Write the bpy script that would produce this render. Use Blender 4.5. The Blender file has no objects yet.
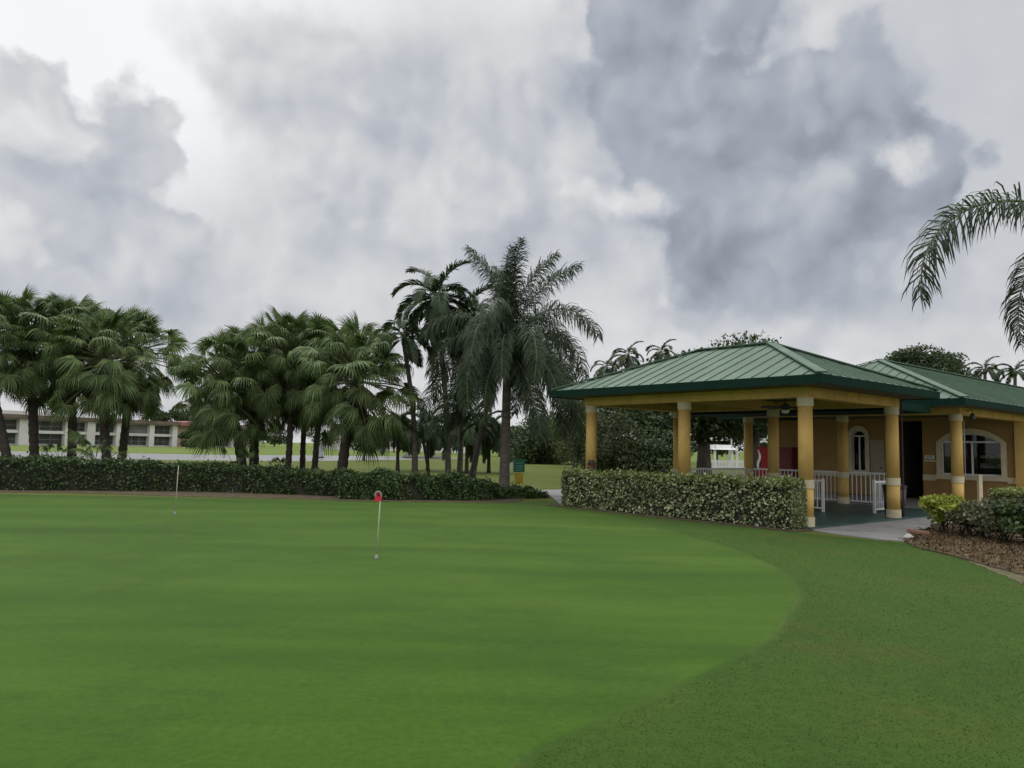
import bpy, bmesh, math, random
import numpy as np
from mathutils import Vector, Matrix
random.seed(7); rng = np.random.default_rng(7)
R = math.radians; PI = math.pi
sc = bpy.context.scene
COL = sc.collection

# ------------------------------------------------------------------ camera
EYE = Vector((0, 0, 1.6)); FPX = 750.0; PITCH = R(4.8); ROLL = R(1.2)
fw = Vector((0, math.cos(PITCH), math.sin(PITCH)))
r0 = Vector((1, 0, 0)); u0 = Vector((0, -math.sin(PITCH), math.cos(PITCH)))
rt = math.cos(ROLL)*r0 + math.sin(ROLL)*u0
up = math.cos(ROLL)*u0 - math.sin(ROLL)*r0
def ray(px, py):
    return fw + rt*((px-512)/FPX) - up*((py-384)/FPX)
def P(px, py, z=0.0):                       # ground point seen at a pixel
    d = ray(px, py); t = (z-EYE.z)/d.z
    return EYE + d*t
def at(px, py, Y):                          # point at distance Y on the ray
    d = ray(px, py); return EYE + d*(Y/d.y)
cd = bpy.data.cameras.new('camera'); cam = bpy.data.objects.new('camera', cd); COL.objects.link(cam)
M4 = Matrix((rt, up, -fw)).transposed().to_4x4(); M4.translation = EYE
cam.matrix_world = M4
cd.sensor_width = 36; cd.lens = 36*FPX/1024; cd.clip_start = .05; cd.clip_end = 8000
sc.camera = cam

# ------------------------------------------------------------------ materials
def nodes(m):
    m.use_nodes = True; nt = m.node_tree; nt.nodes.clear(); return nt
def N(nt, t, **kw):
    n = nt.nodes.new(t)
    for k, v in kw.items(): setattr(n, k, v)
    return n
def setin(n, **kw):
    for k, v in kw.items(): n.inputs[k.replace('_', ' ')].default_value = v
def c4(c): return (c[0], c[1], c[2], 1)
def ramp(nt, fac, stops):
    r = N(nt, 'ShaderNodeValToRGB')
    e = r.color_ramp.elements
    while len(e) < len(stops): e.new(.5)
    for el, (p, c) in zip(e, stops): el.position = p; el.color = c4(c)
    nt.links.new(fac, r.inputs['Fac']); return r.outputs['Color']
def noise(nt, vec, scale, detail=4, rough=.55, dist=0):
    n = N(nt, 'ShaderNodeTexNoise'); setin(n, Scale=scale, Detail=detail, Roughness=rough, Distortion=dist)
    if vec is not None: nt.links.new(vec, n.inputs['Vector'])
    return n.outputs['Fac']
def mixc(nt, fac, a, b, mode='MIX'):
    m = N(nt, 'ShaderNodeMix', data_type='RGBA', blend_type=mode)
    for i, v in ((0, fac), (6, a), (7, b)):
        if hasattr(v, 'is_linked'): nt.links.new(v, m.inputs[i])
        else: m.inputs[i].default_value = v if i == 0 else c4(v)
    return m.outputs[2]
def solid(name, c, rough=.6, var=.25, scale=3.0, bump=0.0, bscale=40, metal=0, spec=.5, stretch=None, dirt=None):
    m = bpy.data.materials.new(name); nt = nodes(m)
    o = N(nt, 'ShaderNodeOutputMaterial'); b = N(nt, 'ShaderNodeBsdfPrincipled')
    nt.links.new(b.outputs[0], o.inputs[0])
    g = N(nt, 'ShaderNodeTexCoord').outputs['Object']
    if stretch:
        mp = N(nt, 'ShaderNodeMapping'); mp.inputs['Scale'].default_value = stretch
        nt.links.new(g, mp.inputs[0]); g = mp.outputs[0]
    f = noise(nt, g, scale, 6, .6)
    lo = tuple(x*(1-var) for x in c); hi = tuple(min(1, x*(1+var)) for x in c)
    col = ramp(nt, f, [(.3, lo), (.7, hi)])
    if dirt:
        f2 = noise(nt, g, scale*2.3, 5, .7)
        mk = ramp(nt, f2, [(.52, (0, 0, 0)), (.72, (1, 1, 1))])
        mm = N(nt, 'ShaderNodeMath', operation='MULTIPLY'); nt.links.new(mk, mm.inputs[0]); mm.inputs[1].default_value = dirt[1]
        col = mixc(nt, mm.outputs[0], col, dirt[0])
    nt.links.new(col, b.inputs['Base Color'])
    setin(b, Roughness=rough, Metallic=metal); b.inputs['Specular IOR Level'].default_value = spec
    if bump:
        h = noise(nt, g, bscale, 4, .6); bp = N(nt, 'ShaderNodeBump'); setin(bp, Strength=bump, Distance=.02)
        nt.links.new(h, bp.inputs['Height']); nt.links.new(bp.outputs[0], b.inputs['Normal'])
    return m
def leaf(name, cols, rough=.5, trans=.25, spec=.4):
    m = bpy.data.materials.new(name); nt = nodes(m)
    o = N(nt, 'ShaderNodeOutputMaterial'); b = N(nt, 'ShaderNodeBsdfPrincipled')
    gi = N(nt, 'ShaderNodeNewGeometry').outputs['Random Per Island']
    col = ramp(nt, gi, [(i/max(1, len(cols)-1), c) for i, c in enumerate(cols)])
    g = N(nt, 'ShaderNodeTexCoord').outputs['Object']
    f = noise(nt, g, 1.3, 3)
    col = mixc(nt, 1.0, col, ramp(nt, f, [(.3, (.75, .75, .75)), (.7, (1.2, 1.2, 1.15))]), 'MULTIPLY')
    nt.links.new(col, b.inputs['Base Color']); setin(b, Roughness=rough); b.inputs['Specular IOR Level'].default_value = spec
    t = N(nt, 'ShaderNodeBsdfTranslucent'); nt.links.new(col, t.inputs[0])
    mx = N(nt, 'ShaderNodeMixShader'); mx.inputs[0].default_value = trans
    nt.links.new(b.outputs[0], mx.inputs[1]); nt.links.new(t.outputs[0], mx.inputs[2]); nt.links.new(mx.outputs[0], o.inputs[0])
    return m
def turf_col(nt, g, stops, mott, fine, streak=None, patches=(), grain=1.0):
    v = g
    if streak:
        mp = N(nt, 'ShaderNodeMapping'); mp.inputs['Rotation'].default_value = (0, 0, streak[0]); mp.inputs['Scale'].default_value = (streak[1], streak[2], 1)
        nt.links.new(g, mp.inputs[0]); v = mp.outputs[0]
    col = ramp(nt, noise(nt, v, mott, 6, .62, .3), stops)
    for c, sc_, th, amt in patches:
        mk = ramp(nt, noise(nt, g, sc_, 7, .7), [(th, (0, 0, 0)), (th+.14, (1, 1, 1))])
        mm = N(nt, 'ShaderNodeMath', operation='MULTIPLY'); nt.links.new(mk, mm.inputs[0]); mm.inputs[1].default_value = amt
        col = mixc(nt, mm.outputs[0], col, c)
    f2 = noise(nt, g, fine, 5, .7); k = grain
    col = mixc(nt, 1.0, col, ramp(nt, f2, [(.25, (1-.38*k,)*3), (.5, (1, 1, 1)), (.78, (1+.38*k,)*3)]), 'MULTIPLY')
    col = mixc(nt, 1.0, col, ramp(nt, noise(nt, g, fine*.16, 4, .65), [(.3, (.84, .85, .84)), (.7, (1.15, 1.13, 1.1))]), 'MULTIPLY')
    return col, f2
ROUGH = ([(.28, (0.024, 0.057, 0.007)), (.5, (0.032, 0.072, 0.009)), (.74, (0.046, 0.082, 0.011))], .5, 55, (R(-35), 1, .5), [((0.062, 0.069, 0.013), .5, .52, .5), ((0.019, 0.052, 0.007), .8, .55, .5), ((0.090, 0.094, 0.027), 2.2, .66, .3)], .55)
GREEN = ([(.30, (.024, .064, .004)), (.5, (.039, .090, .007)), (.70, (.056, .109, .012))], .5, 120, (R(14), .32, 1.5), [((.024, .062, .007), .26, .48, .6), ((.066, .108, .018), 1.0, .57, .45), ((.088, .118, .030), 3.0, .66, .5)], .95)
def turf(name, spec_, blend=None, bump=.5, rough=.85):
    m = bpy.data.materials.new(name); nt = nodes(m)
    o = N(nt, 'ShaderNodeOutputMaterial'); b = N(nt, 'ShaderNodeBsdfPrincipled'); nt.links.new(b.outputs[0], o.inputs[0])
    g = N(nt, 'ShaderNodeTexCoord').outputs['Object']
    col, f2 = turf_col(nt, g, *spec_)
    if blend:
        at_ = N(nt, 'ShaderNodeAttribute'); at_.attribute_name = 'collar'
        col2, _ = turf_col(nt, g, *blend)
        ad = N(nt, 'ShaderNodeMath', operation='MULTIPLY_ADD'); nt.links.new(noise(nt, g, 9, 6, .7), ad.inputs[0]); ad.inputs[1].default_value = .9
        nt.links.new(at_.outputs['Fac'], ad.inputs[2])
        mr = N(nt, 'ShaderNodeMapRange', interpolation_type='SMOOTHSTEP'); nt.links.new(ad.outputs[0], mr.inputs[0]); mr.inputs[1].default_value = .45; mr.inputs[2].default_value = 1.1
        col = mixc(nt, mr.outputs[0], col2, col)
        ln = ramp(nt, at_.outputs['Fac'], [(0, (0, 0, 0)), (.22, (1, 1, 1)), (.5, (0, 0, 0))]); pm = ramp(nt, noise(nt, g, .5, 4, .6), [(.46, (0, 0, 0)), (.6, (.32, .32, .32))])
        lm = N(nt, 'ShaderNodeMath', operation='MULTIPLY'); nt.links.new(ln, lm.inputs[0]); nt.links.new(pm, lm.inputs[1]); col = mixc(nt, lm.outputs[0], col, (.115, .145, .045))
    nt.links.new(col, b.inputs['Base Color']); setin(b, Roughness=rough); b.inputs['Specular IOR Level'].default_value = .09
    b.inputs['Sheen Weight'].default_value = .13; b.inputs['Sheen Roughness'].default_value = .35; b.inputs['Sheen Tint'].default_value = (.62, .80, .34, 1)
    bp = N(nt, 'ShaderNodeBump'); setin(bp, Strength=bump, Distance=.012); nt.links.new(f2, bp.inputs['Height']); nt.links.new(bp.outputs[0], b.inputs['Normal'])
    return m

MT = {}
MT['lawn'] = turf('lawn turf', ([(.28, (.056, .078, .011)), (.5, (.076, .096, .016)), (.74, (.100, .108, .024))], .3, 45, None, [((.115, .105, .032), .25, .55, .5)], .7))
MT['rough'] = turf('rough turf', ROUGH)
MT['green'] = turf('putting turf', GREEN, ROUGH, .25)
MT['far grass'] = turf('far bank turf', ([(.3, (.085, .130, .022)), (.7, (.13, .17, .032))], .12, 8, None, (), .6))
MT['soil'] = solid('bed soil', (.075, .056, .026), .95, .45, 4, .9, 60)
MT['sand'] = solid('sandy soil', (.105, .095, .042), .95, .25, 5, .6, 70)
MT['chip'] = leaf('bark chips', [(.05, .03, .016), (.10, .065, .033), (.16, .11, .055), (.23, .17, .10)], .9, 0, .1)
MT['concrete'] = solid('worn concrete', (.24, .235, .225), .75, .22, .9, .3, 50, dirt=((.09, .09, .085), .6))
MT['slab'] = solid('green painted slab', (.035, .075, .065), .45, .3, 1.2, .15, 60, dirt=((.10, .11, .10), .3))
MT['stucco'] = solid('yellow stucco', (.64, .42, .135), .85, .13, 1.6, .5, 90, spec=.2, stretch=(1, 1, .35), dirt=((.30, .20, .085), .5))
MT['ochre'] = solid('ochre wall with porch shade', (.33, .205, .08), .85, .1, 1.1, .3, 90, spec=.2, dirt=((.22, .14, .06), .3))  # darker ochre than the columns, with porch shade put into the colour
MT['cream'] = solid('cream stucco', (.60, .53, .36), .8, .1, 1.6, .35, 90, spec=.25, dirt=((.32, .27, .17), .35))
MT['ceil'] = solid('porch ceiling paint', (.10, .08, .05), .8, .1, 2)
MT['roof'] = solid('green roof metal', (.086, .142, .094), .5, .16, .7, .08, 12, spec=.3, stretch=(1, 1, 1), dirt=((.20, .27, .21), .35))
MT['fascia'] = solid('dark green fascia', (.007, .028, .019), .75, .15, 2, spec=.08)
MT['white'] = solid('white paint', (.72, .72, .70), .5, .07, 3, dirt=((.5, .5, .46), .25))
MT['trunkgrey'] = solid('grey palm bark', (.13, .115, .095), .9, .4, 3, .9, 30, stretch=(1, 1, 4))
MT['trunkdark'] = solid('dark fibrous bark', (.055, .045, .035), .95, .45, 4, 1.0, 25, stretch=(1, 1, 3))
MT['bark'] = solid('tree bark', (.12, .105, .09), .95, .4, 3, .9, 20, stretch=(1, 1, .4))
MT['rachis'] = solid('palm stem', (.10, .12, .045), .6, .2, 4)
MT['shaft'] = solid('green crownshaft', (.07, .12, .04), .45, .2, 3)
MT['queen'] = leaf('queen palm leaflets', [(.022, .042, .022), (.036, .062, .030), (.055, .082, .040), (.085, .11, .062)], .5, .25, .3)
MT['adon'] = leaf('slender palm leaflets', [(.018, .04, .014), (.032, .06, .020), (.05, .085, .028)], .42, .25)
MT['fan'] = leaf('fan palm blades', [(.045, .080, .022), (.078, .125, .036), (.12, .175, .056), (.20, .25, .105)], .5, .32, .3)
MT['dead'] = leaf('dry palm thatch', [(.07, .055, .035), (.11, .085, .05), (.15, .115, .07)], .8, .1)
MT['hedgeL'] = leaf('dark hedge leaves', [(.022, .042, .013), (.042, .080, .022), (.068, .118, .034), (.11, .16, .055)], .42, .2)
MT['hedgeR'] = leaf('variegated leaves', [(.05, .085, .022), (.12, .17, .045), (.30, .34, .15), (.50, .52, .34), (.38, .41, .22), (.07, .11, .03)], .45, .2)
MT['hedgeT'] = leaf('pale new leaves', [(.12, .18, .035), (.22, .27, .06), (.33, .36, .14)], .45, .25)  # yellow green tone of the new growth itself
MT['croton'] = leaf('yellow green leaves', [(.22, .28, .03), (.32, .37, .045), (.42, .44, .08)], .4, .3)
MT['olive'] = leaf('olive shrub leaves', [(.055, .065, .03), (.105, .115, .055), (.165, .17, .09), (.25, .24, .15)], .5, .2)
MT['mauve'] = leaf('mauve tinted leaves', [(.06, .05, .035), (.11, .085, .06), (.16, .11, .10)], .5, .2)
MT['tree'] = leaf('broad tree leaves', [(.018, .034, .010), (.034, .060, .017), (.055, .085, .026), (.08, .115, .04)], .45, .22)
MT['treeolive'] = leaf('olive tree leaves', [(.03, .045, .014), (.055, .075, .022), (.085, .105, .036)], .5, .25)
MT['weep'] = leaf('weeping leaves', [(.05, .07, .022), (.085, .115, .038), (.14, .17, .065)], .5, .3)
MT['stem'] = solid('shrub twigs', (.022, .022, .013), .95, .3, 5)
MT['black'] = solid('black plastic', (.012, .012, .013), .45, .2, 5)
MT['dark'] = solid('dark metal', (.02, .02, .022), .45, .2, 5)
MT['red'] = solid('red enamel', (.24, .012, .012), .3, .12, 3)
MT['maroon'] = solid('dull red enamel', (.09, .008, .012), .35, .15, 3)
MT['flagred'] = solid('flag red', (.62, .018, .04), .5, .1, 5)
MT['pole'] = solid('weathered fibreglass', (.36, .40, .25), .5, .15, 6)
MT['polew'] = solid('worn pale stick', (.40, .35, .28), .6, .15, 6)
MT['grey'] = solid('grey metal', (.30, .30, .29), .4, .15, 4)
MT['signgreen'] = solid('sign green', (.008, .11, .06), .5, .1, 5)
MT['signyellow'] = solid('sign yellow', (.42, .30, .02), .5, .12, 5)
MT['terracotta'] = solid('terracotta', (.10, .045, .03), .8, .2, 5)
MT['redpipe'] = solid('red brown pipe', (.045, .014, .011), .7, .2, 5)
MT['housewhite'] = solid('weathered white render', (.60, .58, .55), .85, .14, .25, dirt=((.30, .28, .26), .4))
MT['housepink'] = solid('pinkish render', (.36, .25, .22), .85, .15, .25)
MT['houseroof'] = solid('brown flat roofing', (.15, .105, .085), .9, .25, .3)
MT['pinkroof'] = solid('pale red roofing', (.27, .12, .105), .9, .2, .3)
MT['screen'] = solid('insect screen', (.035, .036, .036), .7, .5, .6)
MT['screenlight'] = solid('pale screen', (.17, .17, .16), .7, .3, .6)
MT['rock'] = solid('lake rock', (.10, .095, .085), .9, .35, 1.5, .8, 8)
MT['stone'] = solid('pale edging stone', (.48, .46, .42), .85, .2, 6, .5, 30)
MT['brick'] = solid('old edging brick', (.24, .13, .09), .9, .25, 6, .5, 40)
MT['goods'] = solid('pale folded cloth', (.45, .46, .46), .85, .4, 7)
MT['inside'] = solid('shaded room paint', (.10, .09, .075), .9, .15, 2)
MT['door'] = solid('pale door paint', (.33, .29, .20), .6, .1, 3)
def glass_mat():
    m = bpy.data.materials.new('window glass'); nt = nodes(m)
    o = N(nt, 'ShaderNodeOutputMaterial'); a = N(nt, 'ShaderNodeBsdfTransparent'); a.inputs[0].default_value = (.72, .78, .76, 1)
    g = N(nt, 'ShaderNodeBsdfGlossy'); g.inputs['Roughness'].default_value = .03
    fr = N(nt, 'ShaderNodeFresnel'); fr.inputs[0].default_value = 1.5
    mx = N(nt, 'ShaderNodeMixShader'); nt.links.new(fr.outputs[0], mx.inputs[0]); nt.links.new(a.outputs[0], mx.inputs[1]); nt.links.new(g.outputs[0], mx.inputs[2])
    nt.links.new(mx.outputs[0], o.inputs[0]); return m
MT['glass'] = glass_mat()
def water_mat():
    m = bpy.data.materials.new('lake water'); nt = nodes(m)
    o = N(nt, 'ShaderNodeOutputMaterial'); b = N(nt, 'ShaderNodeBsdfPrincipled'); nt.links.new(b.outputs[0], o.inputs[0])
    setin(b, Base_Color=(.13, .135, .125, 1), Roughness=.3)
    g = N(nt, 'ShaderNodeTexCoord').outputs['Object']
    h = noise(nt, g, 1.5, 3); bp = N(nt, 'ShaderNodeBump'); setin(bp, Strength=.8, Distance=.12)
    nt.links.new(h, bp.inputs['Height']); nt.links.new(bp.outputs[0], b.inputs['Normal']); return m
MT['water'] = water_mat()
def spray_mat():
    m = bpy.data.materials.new('water spray'); nt = nodes(m)
    o = N(nt, 'ShaderNodeOutputMaterial'); d = N(nt, 'ShaderNodeBsdfDiffuse'); d.inputs[0].default_value = (.85, .87, .88, 1)
    t = N(nt, 'ShaderNodeBsdfTranslucent'); t.inputs[0].default_value = (.85, .87, .88, 1)
    mx = N(nt, 'ShaderNodeMixShader'); nt.links.new(d.outputs[0], mx.inputs[1]); nt.links.new(t.outputs[0], mx.inputs[2]); nt.links.new(mx.outputs[0], o.inputs[0]); return m
MT['spray'] = spray_mat()

# ------------------------------------------------------------------ object helpers
class MB:
    def __init__(s): s.v = []; s.f = []
    def add(s, vs, fs):
        b = len(s.v); s.v += [tuple(x) for x in vs]; s.f += [tuple(i+b for i in f) for f in fs]
    def quad(s, *p): s.add(p, [tuple(range(len(p)))])
    def box(s, x0, x1, y0, y1, z0, z1):
        s.add([(x0, y0, z0), (x1, y0, z0), (x1, y1, z0), (x0, y1, z0), (x0, y0, z1), (x1, y0, z1), (x1, y1, z1), (x0, y1, z1)],
              [(0, 3, 2, 1), (4, 5, 6, 7), (0, 1, 5, 4), (1, 2, 6, 5), (2, 3, 7, 6), (3, 0, 4, 7)])
    def obox(s, p, q, w, h):                 # box from p to q, width w across, height h (centred)
        p = Vector(p); q = Vector(q); d = (q-p).normalized()
        a = Vector((0, 0, 1)) if abs(d.z) < .95 else Vector((1, 0, 0))
        sx = d.cross(a).normalized(); sz = sx.cross(d)
        vs = [c+sx*(i*w/2)+sz*(j*h/2) for c in (p, q) for i, j in ((-1, -1), (1, -1), (1, 1), (-1, 1))]
        s.add(vs, [(0, 1, 2, 3), (7, 6, 5, 4), (0, 4, 5, 1), (1, 5, 6, 2), (2, 6, 7, 3), (3, 7, 4, 0)])
    def tube(s, pts, rad, n=8, caps=True):
        pts = [Vector(p) for p in pts]; b = len(s.v); prev = None
        for i, p in enumerate(pts):
            t = (pts[min(i+1, len(pts)-1)]-pts[max(i-1, 0)]).normalized()
            if prev is None:
                a = Vector((1, 0, 0)) if abs(t.x) < .9 else Vector((0, 1, 0)); x = (a-t*a.dot(t)).normalized()
            else: x = (prev-t*prev.dot(t)).normalized()
            prev = x; y = t.cross(x); r = rad[i] if hasattr(rad, '__len__') else rad
            for k in range(n):
                a = 2*PI*k/n; s.v.append(tuple(p+x*(r*math.cos(a))+y*(r*math.sin(a))))
        for i in range(len(pts)-1):
            for k in range(n):
                k2 = (k+1) % n; s.f.append((b+i*n+k, b+i*n+k2, b+(i+1)*n+k2, b+(i+1)*n+k))
        if caps:
            s.f.append(tuple(b+k for k in reversed(range(n)))); e = b+(len(pts)-1)*n; s.f.append(tuple(e+k for k in range(n)))
    def lathe(s, prof, n=24, c=(0, 0, 0)):   # prof: (r, z)
        s_pts = [(c[0], c[1], c[2]+z) for r, z in prof]; b = len(s.v)
        for r, z in prof:
            for k in range(n):
                a = 2*PI*k/n; s.v.append((c[0]+r*math.cos(a), c[1]+r*math.sin(a), c[2]+z))
        for i in range(len(prof)-1):
            for k in range(n):
                k2 = (k+1) % n; s.f.append((b+i*n+k, b+i*n+k2, b+(i+1)*n+k2, b+(i+1)*n+k))
        s.f.append(tuple(b+k for k in reversed(range(n)))); e = b+(len(prof)-1)*n; s.f.append(tuple(e+k for k in range(n)))
    def mesh(s, name, m, smooth=False):
        me = bpy.data.meshes.new(name); me.from_pydata(s.v, [], s.f); me.update()
        if m is not None: me.materials.append(m)
        if smooth: me.polygons.foreach_set('use_smooth', [True]*len(me.polygons))
        return me
    def build(s, name, m, parent=None, smooth=False):
        return link(name, s.mesh(name, m, smooth), parent)
def link(name, me, parent=None):
    o = bpy.data.objects.new(name, me); COL.objects.link(o)
    if parent is not None: o.parent = parent
    return o
def quads_mesh(name, V, m):                  # V: (n,4,3) array
    n = len(V); me = bpy.data.meshes.new(name)
    me.vertices.add(n*4); me.loops.add(n*4); me.polygons.add(n)
    me.vertices.foreach_set('co', V.reshape(-1).astype(np.float32))
    me.loops.foreach_set('vertex_index', np.arange(n*4, dtype=np.int32))
    me.polygons.foreach_set('loop_start', np.arange(0, n*4, 4, dtype=np.int32))
    me.update(calc_edges=True); me.materials.append(m); return me
def thing(name, label, cat, loc=(0, 0, 0), rz=0, group=None):
    o = bpy.data.objects.new(name, None); COL.objects.link(o); o.empty_display_size = .2
    o.location = loc; o.rotation_euler = (0, 0, rz); return tag(o, label, cat, group)
def tag(o, label, cat, group=None):
    o['label'] = label; o['category'] = cat
    if group: o['group'] = group
    return o
def struct(o): o['kind'] = 'structure'; return o
def stuff(o, label=None, cat=None):
    o['kind'] = 'stuff'
    if label: o['label'] = label; o['category'] = cat
    return o

def leaf_quads(C, size, up_bias=.3, aspect=.55, jitter=.35, nrm=None, nb=0.0):
    n = len(C); d = rng.normal(size=(n, 3)); d /= np.linalg.norm(d, axis=1)[:, None]
    k = rng.normal(size=(n, 3)); k[:, 2] += up_bias
    if nrm is not None: k += nrm*nb
    k -= d*(k*d).sum(1)[:, None]; 
    w = np.cross(d, k); w /= np.linalg.norm(w, axis=1)[:, None]+1e-9
    s = size*(1+jitter*rng.uniform(-1, 1, n))[:, None]
    a = d*s*.5; b = w*s*aspect*.5
    kk = np.cross(d, w)*s*.12
    return np.stack([C-a, C+b-a*.1+kk, C+a, C-b-a*.1+kk], 1)

# ------------------------------------------------------------------ world
SUN_AZ, SUN_EL = R(-25), R(58)
sun_dir = Vector((math.sin(SUN_AZ)*math.cos(SUN_EL), math.cos(SUN_AZ)*math.cos(SUN_EL), math.sin(SUN_EL)))
sl = bpy.data.lights.new('sun', 'SUN'); so = bpy.data.objects.new('sun', sl); COL.objects.link(so)
sl.energy = 1.0; sl.angle = R(18); sl.color = (1, .97, .92); so.location = (-10, 10, 40)
so.rotation_euler = sun_dir.to_track_quat('Z', 'Y').to_euler()
def sky():
    w = bpy.data.worlds.new('World'); sc.world = w; w.use_nodes = True; nt = w.node_tree; nt.nodes.clear()
    L = nt.links.new
    out = N(nt, 'ShaderNodeOutputWorld'); 
    st = N(nt, 'ShaderNodeTexSky', sky_type='NISHITA'); st.sun_disc = False; st.sun_elevation = SUN_EL; st.sun_rotation = SUN_AZ
    st.air_density = 1; st.dust_density = 2
    bg0 = N(nt, 'ShaderNodeBackground'); L(st.outputs[0], bg0.inputs[0]); bg0.inputs[1].default_value = .08
    gen = N(nt, 'ShaderNodeTexCoord').outputs['Generated']
    sep = N(nt, 'ShaderNodeSeparateXYZ'); L(gen, sep.inputs[0])
    def M(op, a, b=None, c=None, clamp=False):
        m = N(nt, 'ShaderNodeMath', operation=op); m.use_clamp = clamp
        for i, v in enumerate((a, b, c)):
            if v is None: continue
            if isinstance(v, (int, float)): m.inputs[i].default_value = v
            else: L(v, m.inputs[i])
        return m.outputs[0]
    az = M('ARCTAN2', sep.outputs[0], sep.outputs[1]); el = M('ARCSINE', sep.outputs[2])
    cmb = N(nt, 'ShaderNodeCombineXYZ'); L(az, cmb.inputs[0]); L(el, cmb.inputs[1])
    def nz(scale, detail, rough=.55, off=(0, 0, 0), sc3=(1, 1, 1)):
        mp = N(nt, 'ShaderNodeMapping'); mp.inputs['Location'].default_value = off; mp.inputs['Scale'].default_value = sc3; L(gen, mp.inputs[0])
        n = N(nt, 'ShaderNodeTexNoise'); setin(n, Scale=scale, Detail=detail, Roughness=rough); L(mp.outputs[0], n.inputs['Vector']); return n
    def vm(op, a, b):
        m = N(nt, 'ShaderNodeVectorMath', operation=op)
        for i, v in enumerate((a, b)):
            if v is None: continue
            if isinstance(v, tuple): m.inputs[i].default_value = v
            else: L(v, m.inputs[i])
        return m
    n1 = nz(5.0, 6, .60); n2 = nz(2.4, 2, .5, (3, 1, 2))
    d1 = vm('MULTIPLY', vm('SUBTRACT', n1.outputs['Color'], (.5, .5, .5)).outputs[0], (.14, .14, .14)).outputs[0]
    wc = vm('ADD', cmb.outputs[0], vm('MULTIPLY', d1, (.75, .75, 0)).outputs[0]).outputs[0]
    
    nfine = nz(30, 4, .6, (9, 4, 2)).outputs['Fac']
    def puff(off):
        o = None
        for sc_, wt in ((7.5, .55), (17, .3), (36, .15)):
            v = N(nt, 'ShaderNodeTexVoronoi', feature='SMOOTH_F1', voronoi_dimensions='2D'); v.inputs['Scale'].default_value = sc_; v.inputs['Smoothness'].default_value = .35
            L(vm('ADD', wc, off).outputs[0], v.inputs['Vector'])
            t = M('MULTIPLY', v.outputs['Distance'], -wt*1.6); o = t if o is None else M('ADD', o, t)
        return M('ADD', o, 1.0)
    F0 = puff((0, 0, 0)); F1 = puff((-.022, .03, 0))
    lit = M('MULTIPLY', M('SUBTRACT', F0, F1), .62)                    # lumps are paler towards the hidden sun
    def dirc(px, py):
        d = ray(px, py).normalized(); return math.atan2(d.x, d.y), math.asin(d.z)
    def dens(blobs):
        o = None
        for px, py, rx, ry in blobs:
            a, e = dirc(px, py); v = vm('SUBTRACT', wc, (a, e, 0)).outputs[0]; v = vm('MULTIPLY', v, (FPX/rx, FPX/ry, 0)).outputs[0]
            ln = N(nt, 'ShaderNodeVectorMath', operation='LENGTH'); L(v, ln.inputs[0])
            m = M('MULTIPLY_ADD', ln.outputs['Value'], -min(rx, ry), min(rx, ry)); o = m if o is None else M('SMOOTH_MAX', o, m, 14)
        return o
    def layer(blobs, soft, amp=55, fa=16):
        d = M('ADD', M('MULTIPLY_ADD', M('SUBTRACT', F0, .42), amp, dens(blobs)), M('MULTIPLY', M('SUBTRACT', nfine, .5), fa))
        mr = N(nt, 'ShaderNodeMapRange', interpolation_type='SMOOTHSTEP'); L(d, mr.inputs[0]); mr.inputs[1].default_value = -soft; mr.inputs[2].default_value = soft
        return mr.outputs[0]
    def mix(fac, a, b):
        m = N(nt, 'ShaderNodeMix', data_type='FLOAT')
        for i, v in ((0, fac), (2, a), (3, b)):
            if isinstance(v, (int, float)): m.inputs[i].default_value = v
            else: L(v, m.inputs[i])
        return m.outputs[0]
    S = lambda f, a: M('MULTIPLY', M('SUBTRACT', f, .5), a)
    soft = nz(3.2, 4, .5, (5, 2, 7), (1, 1, 1.8)).outputs['Fac']; det = n1.outputs['Fac']
    def tone(base, l=.35, d=.15, sf=.1): return M('ADD', M('ADD', base, M('MULTIPLY', lit, l)), M('ADD', S(det, d), S(soft, sf)))
    val = tone(.735, .08, .10, .28)
    val = mix(M('MULTIPLY', layer([(1010, 90, 150, 150), (980, 230, 110, 90)], 60, 30), .9), val, tone(.60, .06, .08, .1))
    val = mix(layer([(20, 15, 190, 55), (-150, -160, 420, 260)], 60, 30), val, tone(.97, .0, .05, .05))
    val = mix(M('MULTIPLY', layer([(230, 340, 400, 100), (360, 250, 170, 90), (120, 280, 220, 80), (560, 330, 260, 60)], 50, 40), .9), val, tone(.645, .3))
    val = mix(M('MULTIPLY', layer([(310, 85, 90, 70), (355, 140, 55, 50), (470, 120, 140, 85), (570, 170, 80, 100), (470, 235, 170, 70), (300, 45, 80, 40)], 24, 34), .9), val, tone(.58, .34))
    val = mix(M('MULTIPLY', layer([(385, 150, 50, 38), (430, 190, 80, 45), (330, 205, 60, 60)], 14), .7), val, tone(.64, .40))
    val = mix(layer([(126, 132, 30, 46), (85, 170, 72, 50), (25, 150, 56, 60), (35, 95, 30, 34), (60, 225, 150, 60), (-60, 180, 80, 90)], 8), val, tone(.60, .42))
    val = mix(M('MULTIPLY', layer([(-5, 120, 52, 40), (20, 85, 26, 26), (5, 225, 40, 36), (30, 255, 36, 20)], 8), .9), val, tone(.70, .5))
    val = mix(M('MULTIPLY', layer([(60, 300, 150, 40), (190, 310, 110, 46)], 24), .75), val, tone(.56, .3))
    # big grey tower: ragged soft left flank and base, firm right edge
    val = mix(layer([(625, 100, 55, 55), (675, 190, 55, 70), (745, 270, 110, 56), (830, 285, 110, 60), (700, 20, 110, 60)], 30, 50), val, tone(.43, .32, .12, .08))
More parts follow.
